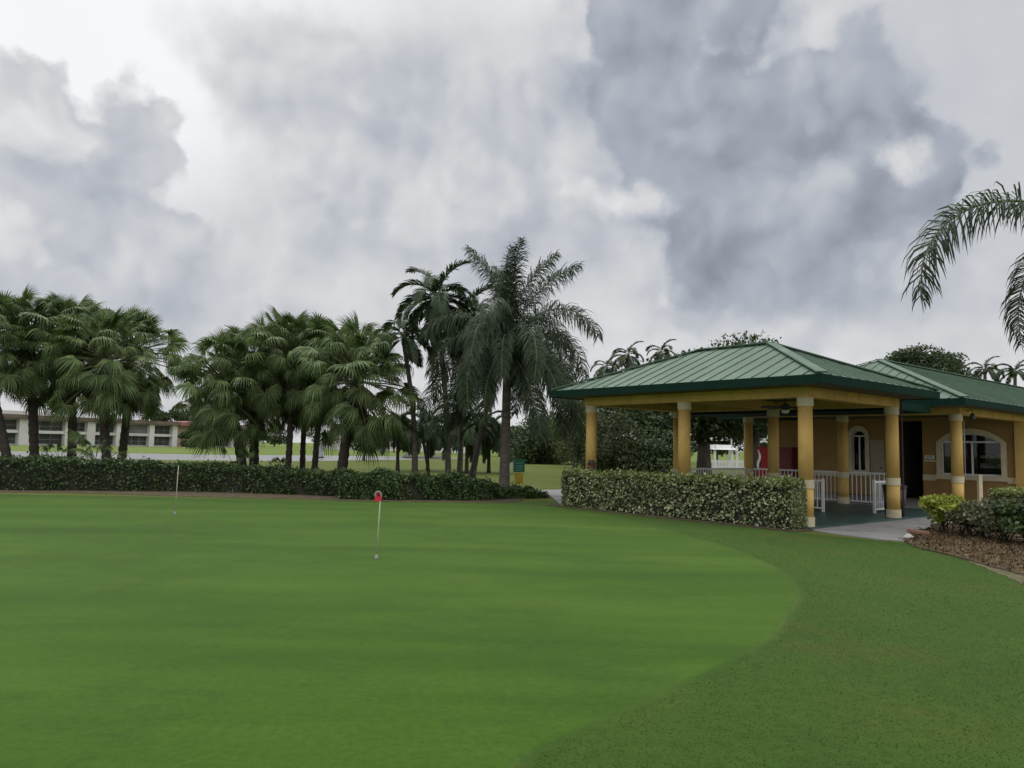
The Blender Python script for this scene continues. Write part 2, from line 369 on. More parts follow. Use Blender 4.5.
    A = [(690, 20, 95, 80), (665, 100, 85, 70), (730, 160, 110, 90), (846, 112, 58, 60), (835, 150, 90, 76), (890, 208, 42, 84), (800, 220, 150, 85), (745, 245, 80, 60)]
    val = mix(layer(A, 7, 42), val, tone(.405, .30, .12, .05))
    val = mix(M('MULTIPLY', layer([(680, 130, 60, 45), (740, 120, 40, 50), (820, 262, 130, 36), (880, 200, 50, 60), (650, 60, 40, 60)], 22, 50), .65), val, tone(.395, .24))
    val = mix(M('MULTIPLY', layer([(713, 108, 12, 24), (712, 136, 28, 26), (742, 195, 76, 40), (690, 190, 44, 34), (800, 250, 60, 26)], 9, 34, 10), .6), val, tone(.49, .36))
    val = mix(M('MULTIPLY', layer([(850, 90, 52, 46), (905, 80, 26, 30), (790, 190, 50, 30)], 12, 44), .55), val, tone(.48, .36))
    val = mix(M('MULTIPLY', layer([(893, 152, 15, 20), (612, 207, 30, 13), (594, 196, 12, 12), (655, 255, 12, 17), (664, 268, 8, 14), (640, 207, 12, 12), (738, 46, 22, 7)], 12, 34, 26), .7), val, tone(.80, .4))
    val = mix(M('MULTIPLY', layer([(720, 338, 170, 24), (990, 300, 90, 46)], 26, 30), .7), val, tone(.67, .35))
    # unseen sky behind the viewer, brightened to light the facing sides
    bk = N(nt, 'ShaderNodeMapRange', interpolation_type='SMOOTHSTEP'); L(sep.outputs[1], bk.inputs[0])
    bk.inputs[1].default_value = -.55; bk.inputs[2].default_value = .35; bk.inputs[3].default_value = 1.35; bk.inputs[4].default_value = 1
    val = M('MULTIPLY', val, bk.outputs[0])
    zn = N(nt, 'ShaderNodeMapRange', interpolation_type='SMOOTHSTEP'); L(sep.outputs[2], zn.inputs[0])
    zn.inputs[1].default_value = .50; zn.inputs[2].default_value = .95; zn.inputs[3].default_value = 1; zn.inputs[4].default_value = 2.2
    val = M('MULTIPLY', val, zn.outputs[0])
    # subtle blue where the cloud is thick
    rp = N(nt, 'ShaderNodeValToRGB'); L(val, rp.inputs[0])
    e = rp.color_ramp.elements; e[0].position = .4; e[0].color = (.90, .98, 1.13, 1); e[1].position = .66; e[1].color = (.985, .992, 1.02, 1)
    mm = N(nt, 'ShaderNodeMix', data_type='RGBA', blend_type='MULTIPLY'); mm.inputs[0].default_value = 1
    cv = N(nt, 'ShaderNodeCombineXYZ')
    for i in range(3): L(val, cv.inputs[i])
    L(rp.outputs[0], mm.inputs[6]); L(cv.outputs[0], mm.inputs[7])
    bg = N(nt, 'ShaderNodeBackground'); L(mm.outputs[2], bg.inputs[0]); bg.inputs[1].default_value = 1.0
    ms = N(nt, 'ShaderNodeMixShader'); ms.inputs[0].default_value = .94
    L(bg0.outputs[0], ms.inputs[1]); L(bg.outputs[0], ms.inputs[2]); L(ms.outputs[0], out.inputs[0])
    w.cycles.sampling_method = 'MANUAL'; w.cycles.sample_map_resolution = 512
sky()
sc.view_settings.view_transform = 'Standard'; sc.view_settings.look = 'None'; sc.view_settings.gamma = 1; sc.view_settings.exposure = 0
sc.view_settings.use_curve_mapping = False

# ------------------------------------------------------------------ ground
def catmull(pts, k=8, closed=True):
    out = []; n = len(pts)
    for i in range(n if closed else n-1):
        g = lambda j: Vector(pts[j % n]) if closed else Vector(pts[min(max(j, 0), n-1)])
        a, b, c, d = g(i-1), g(i), g(i+1), g(i+2)
        for j in range(k):
            t = j/k; out.append(.5*((2*b)+(c-a)*t+(2*a-5*b+4*c-d)*t*t+(3*b-a-3*c+d)*t**3))
    if not closed: out.append(Vector(pts[-1]))
    return out
def in_poly(x, y, poly):
    inside = np.zeros(x.shape, bool); n = len(poly)
    for i in range(n):
        x1, y1 = poly[i][0], poly[i][1]; x2, y2 = poly[i-1][0], poly[i-1][1]
        c = ((y1 > y) != (y2 > y)) & (x < (x2-x1)*(y-y1)/((y2-y1) or 1e-9)+x1); inside ^= c
    return inside
def sheet(name, poly, z, m, jit=0):
    if jit:
        q = []; n = len(poly)
        for i in range(n):
            a, b = Vector((poly[i][0], poly[i][1])), Vector((poly[(i+1) % n][0], poly[(i+1) % n][1])); k = max(1, int((b-a).length/.09)) if (b-a).length < 6 else 40
            for j in range(k): v = a.lerp(b, j/k); q.append((v.x+random.gauss(0, jit), v.y+random.gauss(0, jit)))
        poly = q
    bm = bmesh.new(); vs = [bm.verts.new((p[0], p[1], z)) for p in poly]; f = bm.faces.new(vs); f.normal_update()
    if f.normal.z < 0: f.normal_flip()
    lo = [bm.verts.new((p[0], p[1], -.02)) for p in poly]; n = len(vs)
    for i in range(n): bm.faces.new((vs[i], lo[i], lo[(i+1) % n], vs[(i+1) % n]))
    bmesh.ops.triangulate(bm, faces=[f]); bmesh.ops.recalc_face_normals(bm, faces=bm.faces); me = bpy.data.meshes.new(name); bm.to_mesh(me); bm.free(); me.materials.append(m)
    return struct(link(name, me))
WATER_Z = -.09
lake = catmull([(-160, 54), (-90, 56), (-45, 59), (-26, 63), (-18, 75), (-9.5, 96), (-8.5, 103), (-11, 109), (-24, 102), (-33, 92), (-60, 86), (-100, 83), (-160, 80)], 5)
def ground_z(x, y):
    ins = in_poly(x, y, lake).astype(float)
    return ins
xs = np.unique(np.concatenate([np.arange(-170, 20, 2.0), np.linspace(20, 140, 30), np.linspace(-400, -170, 20), [-4000, -2000, -900, 250, 500, 1000, 2000, 4000]]))
ys = np.unique(np.concatenate([np.arange(50, 124, 1.0), np.linspace(-40, 50, 32), np.linspace(124, 320, 40), [-4000, -1500, -400, -120, 450, 700, 1200, 2500, 6000]]))
GX, GY = np.meshgrid(xs, ys); ins = in_poly(GX, GY, lake).astype(float)
sm = ins.copy()
for _ in range(2):
    p = np.pad(sm, 1, mode='edge'); sm = (p[:-2, 1:-1]+p[2:, 1:-1]+p[1:-1, :-2]+p[1:-1, 2:]+2*p[1:-1, 1:-1])/6
GZ = -1.5*sm
idx = np.arange(GX.size).reshape(GX.shape)
g = MB(); g.v = list(zip(GX.ravel(), GY.ravel(), GZ.ravel()))
g.f = [(int(idx[j, i]), int(idx[j, i+1]), int(idx[j+1, i+1]), int(idx[j+1, i])) for j in range(len(ys)-1) for i in range(len(xs)-1)]
lawn = struct(g.build('ground', MT['lawn'], None, True))
lawn.data.materials.append(MT['far grass'])
mi = []
for j in range(len(ys)-1):
    for i in range(len(xs)-1):
        yc = ys[j]; mi.append(1 if yc >= np.interp(xs[i], [-150, -60, -33, -24, -9, 0], [72, 78, 84, 94, 104, 112]) else 0)
lawn.data.polygons.foreach_set('material_index', mi)
w = MB(); w.quad((-168, 50, WATER_Z), (-4, 50, WATER_Z), (-4, 120, WATER_Z), (-168, 120, WATER_Z)); struct(w.build('lake_water', MT['water']))

gpx = [(-10, 497.5), (100, 499), (200, 500), (300, 501.5), (400, 502.5), (480, 503), (540, 506), (600, 515), (655, 528), (708, 542), (746, 554.5), (778, 570), (796, 586), (799, 600), (788, 618), (771, 639), (730, 663), (682, 685), (639, 706), (586, 730), (533, 754)]
gp = [P(*p).to_2d() for p in gpx]+[Vector(v) for v in [(-.45, 2.9), (-1.6, 1.75), (-3.2, 1.1), (-6, .7), (-10, 1.5), (-15, 5), (-18, 11), (-18.5, 17)]]
green_poly = catmull([(v.x, v.y, 0) for v in gp], 6)
rough_poly = catmull([(-30, 19.9, 0), (-20, 20.6, 0), (-10, 21.2, 0), (-4, 21.2, 0), (-.5, 21.6, 0), (1.2, 22.6, 0), (3.2, 19.2, 0), (5.6, 15.6, 0), (7.1, 13.95, 0), (9, 12.6, 0), (11, 11.5, 0), (16, 9, 0), (24, 4, 0), (24, -12, 0), (0, -14, 0), (-30, -12, 0)], 6)
sheet('rough_lawn', rough_poly, .004, MT['rough'])
def green_sheet():
    bm = bmesh.new(); P2 = [Vector((p.x, p.y)) for p in green_poly]; n = len(P2); lay = bm.verts.layers.float.new('collar')
    ar = sum(P2[i].cross(P2[(i+1) % n]) for i in range(n)); sg = 1 if ar > 0 else -1
    def ring(d, z, c):
        out = []
        for i in range(n):
            t = (P2[(i+1) % n]-P2[i-1]).normalized(); q = P2[i]+Vector((-t.y, t.x))*(sg*d)
            v = bm.verts.new((q.x, q.y, z)); v[lay] = c; out.append(v)
        return out
    rs = [ring(-.09, .002, 0), ring(0, .0085, .1), ring(.05, .009, .5), ring(.13, .009, 1)]
    for a, b in zip(rs[:-1], rs[1:]):
        for i in range(n): bm.faces.new((a[i], a[(i+1) % n], b[(i+1) % n], b[i]))
    f = bm.faces.new(rs[-1]); bmesh.ops.triangulate(bm, faces=[f]); bmesh.ops.recalc_face_normals(bm, faces=bm.faces)
    me = bpy.data.meshes.new('putting_green'); bm.to_mesh(me); bm.free(); me.materials.append(MT['green']); struct(link('putting_green', me))
green_sheet()

# grass blades of the rough near the viewer
def blades(n, region, h, z0, m, name, ymax):
    pts = []
    tot = 0
    while tot < n:
        y = np.sqrt(rng.uniform(1.6**2, ymax**2, n*2)) if False else 1.6+(ymax-1.6)*rng.uniform(0, 1, n*2)**1.25
        x = rng.uniform(-.75, .78, n*2)*y*1.05
        k = region(x, y); x = x[k]; y = y[k]; pts.append(np.stack([x, y], 1)); tot += len(x)
    p = np.concatenate(pts)[:n]
    a = rng.uniform(0, 2*PI, n); hh = h*rng.uniform(.5, 1.25, n); ln = hh*rng.uniform(.3, 1.1, n); wd = .0022+.0006*p[:, 1]*.5
    dx, dy = np.cos(a), np.sin(a); b = rng.uniform(0, 2*PI, n)
    V = np.zeros((n, 3, 3))
    V[:, 0, 0] = p[:, 0]-dx*wd; V[:, 0, 1] = p[:, 1]-dy*wd; V[:, 1, 0] = p[:, 0]+dx*wd; V[:, 1, 1] = p[:, 1]+dy*wd
    V[:, 0, 2] = V[:, 1, 2] = z0
    V[:, 2, 0] = p[:, 0]+np.cos(b)*ln; V[:, 2, 1] = p[:, 1]+np.sin(b)*ln; V[:, 2, 2] = z0+hh
    me = bpy.data.meshes.new(name); me.vertices.add(n*3); me.loops.add(n*3); me.polygons.add(n)
    me.vertices.foreach_set('co', V.reshape(-1).astype(np.float32)); me.loops.foreach_set('vertex_index', np.arange(n*3, dtype=np.int32))
    me.polygons.foreach_set('loop_start', np.arange(0, n*3, 3, dtype=np.int32)); me.update(calc_edges=True); me.materials.append(m)
    return link(name, me)
MT['blade'] = leaf('grass blades', [(.040, .074, .013), (.052, .09, .017), (.066, .10, .022), (.11, .118, .036)], .7, .5, .1)
stuff(blades(80000, lambda x, y: (~in_poly(x, y, green_poly)) & in_poly(x, y, rough_poly), .0075, .003, MT['blade'], 'rough_grass', 15), 'short mown rough grass around the putting green', 'grass')

# ------------------------------------------------------------------ pavilion and clubhouse frame: local x = along the short side, y = along the long front
C0 = Vector((6.35, 16.2, .05)); RZ = math.atan2(.639, .769)
cU = Vector((-.639, .769)); cV = Vector((.769, .639))
def LW(a, b, z=0): v = C0.to_2d()+cV*a+cU*b; return Vector((v.x, v.y, z))
apron = [P(762, 523), P(800, 529), P(840, 535), P(880, 540), P(907, 542), P(925, 536), P(945, 524), LW(6, -2.2), LW(14, -2.2), LW(14, 10.2), LW(6, 10.2), LW(2, 7.4), LW(-.45, 7.2)]
sheet('concrete_apron', [(p.x, p.y) for p in apron], .02, MT['concrete'])
pth = [P(538, 490), P(575, 490), LW(1.5, 7.4), LW(-.4, 7.2), P(552, 497.5)]
sheet('concrete_path', [(p.x, p.y) for p in pth], .014, MT['concrete'])
slab = MB(); slab.box(-.25, 8.1, -.25, 6.65, -.1, 0); so_ = slab.build('pavilion_floor', MT['slab']); so_.location = C0; so_.rotation_euler.z = RZ; struct(so_)

COLH = 2.75
def column(parent, a, b):
    m = MB(); m.lathe([(.152, .2), (.155, .8)], 28, (a, b, 0)); m.lathe([(.155, .98), (.15, 2.56)], 28, (a, b, 0))
    o = m.build('column', MT['stucco'], parent, True)
    m = MB(); m.lathe([(.172, 0), (.172, .2)], 28, (a, b, 0)); m.build('base', MT['cream'], o)
    m = MB(); m.lathe([(.168, .8), (.168, .98)], 28, (a, b, 0)); m.build('band', MT['cream'], o)
    m = MB(); m.lathe([(.168, 2.56), (.172, 2.58), (.172, COLH)], 28, (a, b, 0)); m.build('capital', MT['cream'], o)
def hip_roof(parent, a0, a1, b0, b1, zE, slope, sp=.385):
    W, D = a1-a0, b1-b0; h = min(W, D)/2; zt = zE+h*slope
    if D >= W: r1, r2 = (a0+h, b0+h, zt), (a0+h, b1-h, zt)
    else: r1, r2 = (a0+h, b0+h, zt), (a1-h, b0+h, zt)
    c = [(a0, b0, zE), (a1, b0, zE), (a1, b1, zE), (a0, b1, zE)]
    m = MB()
    if D >= W:
        m.quad(c[0], c[1], r1); m.quad(c[1], c[2], r2, r1); m.quad(c[2], c[3], r2); m.quad(c[3], c[0], r1, r2)
    else:
        m.quad(c[0], c[1], r2, r1); m.quad(c[1], c[2], r2); m.quad(c[2], c[3], r1, r2); m.quad(c[3], c[0], r1)
    def rib(p, q, e):
        p, q, e = Vector(p), Vector(q), Vector(e); n = (q-p).cross(e).normalized()
        if n.z < 0: n = -n
        vs = [p-e*.012, p+e*.012, p+e*.010+n*.02, p-e*.010+n*.02, q-e*.010, q+e*.010, q+e*.010+n*.02, q-e*.010+n*.02]
        m.add(vs, [(0, 1, 2, 3), (0, 3, 7, 4), (1, 5, 6, 2), (3, 2, 6, 7), (4, 7, 6, 5)])
    nb = int(D/sp)
    for i in range(1, nb):
        b = b0+D*i/nb; run = min(h, b-b0, b1-b)
        for a, s in ((a0, 1), (a1, -1)):
            rib((a, b, zE+.002), (a+s*run, b, zE+run*slope+.002), (0, 1, 0))
    na = int(W/sp)
    for i in range(1, na):
        a = a0+W*i/na; run = min(h, a-a0, a1-a)
        for b, s in ((b0, 1), (b1, -1)):
            rib((a, b, zE+.002), (a, b+s*run, zE+run*slope+.002), (1, 0, 0))
    m.build('roof', MT['roof'], parent)
    k = MB()
    ends = [(c[0], r1), (c[1], r1 if D >= W else r2), (c[2], r2), (c[3], r2 if D >= W else r1), (r1, r2)]
    for p, q in ends: k.obox(Vector(p)+Vector((0, 0, .035)), Vector(q)+Vector((0, 0, .035)), .22, .03)
    k.build('ridge_cap', MT['roof'], parent)
    f = MB(); t = .03
    f.box(a0-t, a0, b0-t, b1+t, zE-.19, zE-.004); f.box(a1, a1+t, b0-t, b1+t, zE-.19, zE-.004)
    f.box(a0, a1, b0-t, b0, zE-.19, zE-.004); f.box(a0, a1, b1, b1+t, zE-.19, zE-.004)
    f.build('fascia', MT['fascia'], parent)
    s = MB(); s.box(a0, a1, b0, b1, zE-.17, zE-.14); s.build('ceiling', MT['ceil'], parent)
    return zt
def beam(parent, a0, a1, b0, b1, z0=COLH, z1=2.975):
    m = MB(); m.box(a0, a1, b0, b1, z0, z1); m.build('beam', MT['stucco'], parent)

pav = thing('pavilion', 'open yellow pavilion with round columns and green hipped metal roof behind the clipped hedge', 'pavilion', C0, RZ)
for a, b in ((0, 0), (0, 3.2), (0, 6.4), (4.2, 0), (4.05, 3.2), (3.9, 6.4)): column(pav, a, b)
hip_roof(pav, -.90, 4.85, -.86, 7.1, 3.15, .405)
bw = .14
beam(pav, -bw, bw, -bw, 6.4+bw); m = MB(); m.obox((4.206, -bw, 2.862), (3.894, 6.4+bw, 2.862), .28, .224); m.build('beam', MT['stucco'], pav)
beam(pav, bw+.002, 4.04, -bw, bw-.003); beam(pav, bw+.002, 3.74, 6.4-bw+.003, 6.4+bw); beam(pav, bw+.002, 3.89, 3.2-bw, 3.2+bw)
m = MB(); m.tube([(4.42, -.15, .1), (4.42, -.15, 2.9)], .022, 8); m.build('downspout', MT['redpipe'], pav)

club = thing('clubhouse', 'yellow clubhouse with green metal roof, arched windows and a dark passage behind the pavilion', 'clubhouse', C0, RZ)
for a, b in ((8.35, 0), (8.08, 3.2), (7.78, 6.4)): column(club, a, b)
hip_roof(club, 6.9, 32, -.74, 7.35, 3.12, .415)
m = MB(); m.obox((8.36, -bw, 2.862), (7.77, 6.4+bw, 2.862), .28, .224); m.build('beam', MT['stucco'], club); beam(club, 8.35+bw, 13.85, -bw, bw)
m = MB(); m.box(4.90, 6.86, .1, 7.0, 2.72, 2.93); m.build('link_roof', MT['fascia'], club)
m = MB(); m.box(11.5, 24, 7.42, 10.3, 2.9, 3.1); m.build('side_porch_roof', MT['fascia'], club)
WA = 13.9
def arch_pts(b0, b1, zs, rise, n=16):
    w = (b1-b0)/2; c = (b0+b1)/2
    if rise >= w*.98: return [(c-w*math.cos(PI*i/n), zs+rise*math.sin(PI*i/n)) for i in range(n+1)]
    r = (w*w+rise*rise)/(2*rise); zc = zs+rise-r; a0 = math.asin(w/r)
    return [(c+r*math.sin(-a0+2*a0*i/n), zc+r*math.cos(-a0+2*a0*i/n)) for i in range(n+1)]
H = 2.94
wm = MB()
def wq(b0, b1, z0, z1, a=WA): wm.box(a, a+.2, b0, b1, z0, z1)
wins = [(.60, 2.48, .89, 2.02, .33), (5.2, 5.72, .88, 2.22, .26)]
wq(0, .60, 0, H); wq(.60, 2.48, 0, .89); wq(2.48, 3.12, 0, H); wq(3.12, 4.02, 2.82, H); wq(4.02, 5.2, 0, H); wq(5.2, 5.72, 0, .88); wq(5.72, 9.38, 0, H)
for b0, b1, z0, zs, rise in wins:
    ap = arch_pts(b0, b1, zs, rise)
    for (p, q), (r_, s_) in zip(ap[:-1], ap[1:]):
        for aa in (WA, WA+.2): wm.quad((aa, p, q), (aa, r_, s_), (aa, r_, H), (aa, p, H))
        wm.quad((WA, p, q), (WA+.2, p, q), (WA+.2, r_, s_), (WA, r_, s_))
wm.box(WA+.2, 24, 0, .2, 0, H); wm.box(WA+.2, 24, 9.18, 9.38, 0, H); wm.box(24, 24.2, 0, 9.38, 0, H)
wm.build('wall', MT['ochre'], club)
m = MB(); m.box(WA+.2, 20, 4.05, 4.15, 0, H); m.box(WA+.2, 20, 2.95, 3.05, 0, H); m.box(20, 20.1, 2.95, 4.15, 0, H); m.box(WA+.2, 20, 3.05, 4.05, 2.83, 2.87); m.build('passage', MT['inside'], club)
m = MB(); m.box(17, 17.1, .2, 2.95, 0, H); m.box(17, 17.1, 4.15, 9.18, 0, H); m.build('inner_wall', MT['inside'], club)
m = MB(); m.box(WA-.035, WA, -.03, .43, .66, .87); m.box(WA-.035, WA, 2.66, 3.12, .66, .87); m.box(WA-.035, WA, 4.02, 4.42, .66, .87); m.box(WA-.035, WA, 5.86, 9.36, .66, .87); m.build('wall_band', MT['cream'], club)
m = MB(); m.box(WA-.03, WA, 2.66, 3.08, 1.34, 1.40); m.build('ledge', MT['cream'], club)
m = MB(); m.box(WA-.12, WA+.02, -.16, .16, 0, COLH); m.box(WA-.14, WA-.12, -.18, .18, .66, .87); m.build('pilaster', MT['stucco'], club)
for b0, b1, z0, zs, rise in wins:
    tw = .16; fr = MB()
    inn = [(b0, z0)]+arch_pts(b0, b1, zs, rise)+[(b1, z0)]
    outp = [(b0-tw, z0)]+arch_pts(b0-tw, b1+tw, zs+.02, rise+tw)+[(b1+tw, z0)]
    A0 = WA-.05
    for (p, q, r_, s_) in zip(inn[:-1], inn[1:], outp[1:], outp[:-1]):
        fr.quad((A0, *p), (A0, *q), (A0, *r_), (A0, *s_)); fr.quad((A0, *s_), (A0, *r_), (WA, *r_), (WA, *s_)); fr.quad((A0, *p), (WA+.06, *p), (WA+.06, *q), (A0, *q))
    fr.box(A0-.03, WA-.002, b0-tw-.03, b1+tw+.03, z0-.16, z0)
    wo = fr.build('window', MT['cream'], club)
    f = MB(); t = .03; ia = WA+.08
    for (p, q) in zip(inn[:-1], inn[1:]): f.obox((ia, *p), (ia, *q), .05, .07)
    f.obox((ia, b0, z0+.03), (ia, b1, z0+.03), .05, .06)
    f.obox((ia-.001, b0, zs+.04), (ia-.001, b1, zs+.04), .055, .06)
    cm = (b0+b1)/2 if b1-b0 < 1 else 1.51
    f.obox((ia-.002, cm, z0), (ia-.002, cm, zs+.03), .05, .06); f.build('frame', MT['white'], wo)
    gl = MB(); gl.quad(*[(ia+.03, *p) for p in inn]); gl.build('pane', MT['glass'], wo)
m = MB(); m.box(WA-.04, WA-.003, 4.48, 5.0, .02, 2.1); d = m.build('door', MT['door'], club)
m = MB(); m.lathe([(.03, 0), (.03, .05)], 10, (WA-.07, 4.6, 1.02)); m.build('handle', MT['dark'], d)
m = MB(); m.box(WA-.02, WA-.003, 2.72, 3.04, 1.44, 1.56); pl = m.build('number_plate', MT['white'], club)
m = MB()
for b in (2.80, 2.88, 2.96): m.box(WA-.028, WA-.021, b-.02, b+.02, 1.475, 1.53)
m.build('numerals', MT['dark'], pl)
lm = MB(); lm.tube([(8.75, -bw-.004, 2.86), (8.75, -bw-.16, 2.9), (8.75, -bw-.16, 2.8)], .014, 6); lm.lathe([(.02, 0), (.07, -.05), (.075, -.17), (.02, -.19)], 12, (8.75, -bw-.16, 2.8)); lm.build('lamp', MT['dark'], club)
m = MB(); m.tube([(8.45, -.17, 1.0), (8.45, -.17, 2.56)], .010, 6); m.build('conduit', MT['grey'], club)

gt = thing('display_shelf', 'shelf of pale folded goods inside the large arched clubhouse window', 'shelf', LW(15.0, 1.05, .05), RZ)
m = MB()
for z in (.75, 1.15, 1.5): m.box(-.25, .25, -.55, .55, z-.03, z)
m.box(-.25, .25, -.58, -.551, 0, 1.7); m.box(-.25, .25, .551, .58, 0, 1.7); m.build('rack', MT['dark'], gt)
for z in (.75, 1.15, 1.5):
    for i in range(4):
        m = MB(); y = -.42+.27*i; h = random.uniform(.08, .26); m.box(-.2, .2, y-.11, y+.11, z+.002, z+h); m.build('folded_goods', MT['goods'], gt)

# railings
def railing(p, q, label, h=1.0, post=True, sp=.125, group='white railings around the pavilion'):
    p = LW(*p, .05); q = LW(*q, .05); L_ = (q-p).length; rz = math.atan2(q.y-p.y, q.x-p.x)
    t = thing('railing', label, 'railing', p, rz, group)
    m = MB(); m.box(0, L_, -.025, .025, h-.05, h); m.build('top_rail', MT['white'], t)
    m = MB(); m.box(0, L_, -.02, .02, .08, .12); m.build('bottom_rail', MT['white'], t)
    n = max(2, int(L_/sp)); m = MB(); m.box(-.011, .011, -.011, .011, .12, h-.05); me = m.mesh('baluster', MT['white'])
    for i in range(n):
        o = link('baluster', me, t); o.location.x = L_*(i+.5)/n
    if post:
        m = MB(); m.box(-.03, .03, -.03, .03, 0, h+.03); me = m.mesh('post', MT['white'])
        for x in (.03, L_-.03): link('post', me, t).location.x = x
    return t
railing((4.1, 6.4), (7.58, 6.4), 'white railing at the far left end of the pavilion, in front of the white pergola')
railing((7.8, 6.2), (8.07, 3.4), 'white railing left of the column by the narrow arched window, before the red machines', 1.0, False)
railing((8.1, 3.0), (8.2, 1.78), 'white railing right of the column, below the narrow arched window', 1.0, False)
railing((4.05, 3.0), (4.1, 1.75), 'short white railing end just right of the near corner column', .85)
railing((5.0, .85), (6.0, .87), 'white handrail panel seen end on beside the black bin and right front column', .85)

# vending machines
def vending(b, w, label, m_, swirl=False):
    t = thing('vending_machine', label, 'vending machine', LW(13.45, b, .05), RZ, 'red vending machines against the clubhouse wall')
    k = MB(); k.box(-.38, .38, -w/2, w/2, .06, 1.78); k.build('cabinet', m_, t)
    k = MB(); k.box(-.36, .36, -w/2+.03, w/2-.03, 0, .058); k.build('kick_plate', MT['black'], t)
    k = MB(); k.box(-.40, -.382, -w/2+.04, w/2-.2, .75, 1.68); k.build('front_panel', MT['red'] if swirl else MT['maroon'], t)
    k = MB(); k.box(-.40, -.382, -w/2+.05, w/2-.05, .2, .42); k.build('delivery_flap', MT['black'], t)
    k = MB(); k.box(-.40, -.382, w/2-.17, w/2-.05, .95, 1.45); k.build('coin_panel', MT['black'], t)
    k = MB(); k.box(-.405, -.395, w/2-.15, w/2-.07, 1.5, 1.6); k.build('price_tag', MT['goods'], t)
    if swirl:
        k = MB(); pr = None
        for i in range(25):
            z = .8+.85*i/24; y = .27+.05*math.sin(i/24*2*PI*1.1); wd = .025+.035*math.sin(PI*i/24)
            if pr: k.quad((-.404, pr[1]-pr[2], pr[0]), (-.404, pr[1]+pr[2], pr[0]), (-.404, y+wd, z), (-.404, y-wd, z))
            pr = (z, y, wd)
        k.build('wave_stripe', MT['white'], t)
vending(8.2, .82, 'dull red vending machine just left of the near corner column', MT['maroon'])
vending(8.72, .20+.6, 'dull red vending machine with a small pale tag, between the other two', MT['maroon']) if False else None
vending(9.02, .76, 'bright red vending machine with a white wavy stripe, leftmost by the white arch', MT['red'], True)

# ceiling fan
t = thing('ceiling_fan', 'dark ceiling fan with a pale lamp under the pavilion roof', 'fan', LW(1.95, 1.6, 3.03), RZ)
m = MB(); m.tube([(0, 0, -.02), (0, 0, -.24)], .02, 8); m.build('rod', MT['dark'], t)
m = MB(); m.lathe([(.06, -.36), (.12, -.33), (.12, -.26), (.05, -.22)], 16); m.build('motor', MT['dark'], t)
m = MB(); m.lathe([(.02, -.46), (.08, -.44), (.1, -.38), (.06, -.362)], 16); m.build('lamp_bowl', MT['white'], t)
m = MB(); m.add([(.1, -.03, -.3), (.62, -.07, -.32), (.62, .07, -.28), (.1, .03, -.29), (.1, -.03, -.31), (.62, -.07, -.33), (.62, .07, -.29), (.1, .03, -.30)],
      [(0, 1, 2, 3), (7, 6, 5, 4), (0, 4, 5, 1), (1, 5, 6, 2), (2, 6, 7, 3), (3, 7, 4, 0)]); me = m.mesh('blade', MT['dark'])
for i in range(5): link('blade', me, t).rotation_euler.z = i*2*PI/5

# bin
t = thing('waste_bin', 'black plastic bin standing behind the right front column', 'bin', LW(4.85, .25, .05), RZ)
m = MB(); m.lathe([(.23, 0), (.28, .72)], 18); m.build('body', MT['black'], t, True)
m = MB(); m.lathe([(.295, .722), (.295, .76), (.22, .80)], 18); m.build('lid', MT['dark'], t)

# urn at the far left column
p = LW(-.3, 6.08, 0); t = thing('planter_urn', 'small reddish brown urn at the foot of the left column, above the hedge top', 'urn', (p.x, p.y, .004))
m = MB(); m.lathe([(.12, 0), (.12, .06), (.05, .1), (.045, .92), (.07, .95)], 14); m.build('stem', MT['terracotta'], t)
m = MB(); m.lathe([(.06, .952), (.10, 1.0), (.12, 1.09), (.10, 1.13)], 14); m.build('bowl', MT['terracotta'], t, True)
m = MB(); q = leaf_quads(np.array([[0, 0, 1.2]])+rng.normal(size=(60, 3))*np.array([.06, .06, .05]), .09); link('plant', quads_mesh('plant', q, MT['mauve']), t)

# post in front of the big window
p = at(980, 492, 21.5); t = thing('slim_post', 'slim pale post standing behind the shrubs below the arched window', 'post', (p.x, p.y, .02))
m = MB(); m.box(-.05, .05, -.05, .05, 0, 1.02); m.build('shaft', MT['cream'], t); m = MB(); m.box(-.06, .06, -.06, .06, 1.022, 1.06); m.build('cap', MT['cream'], t)

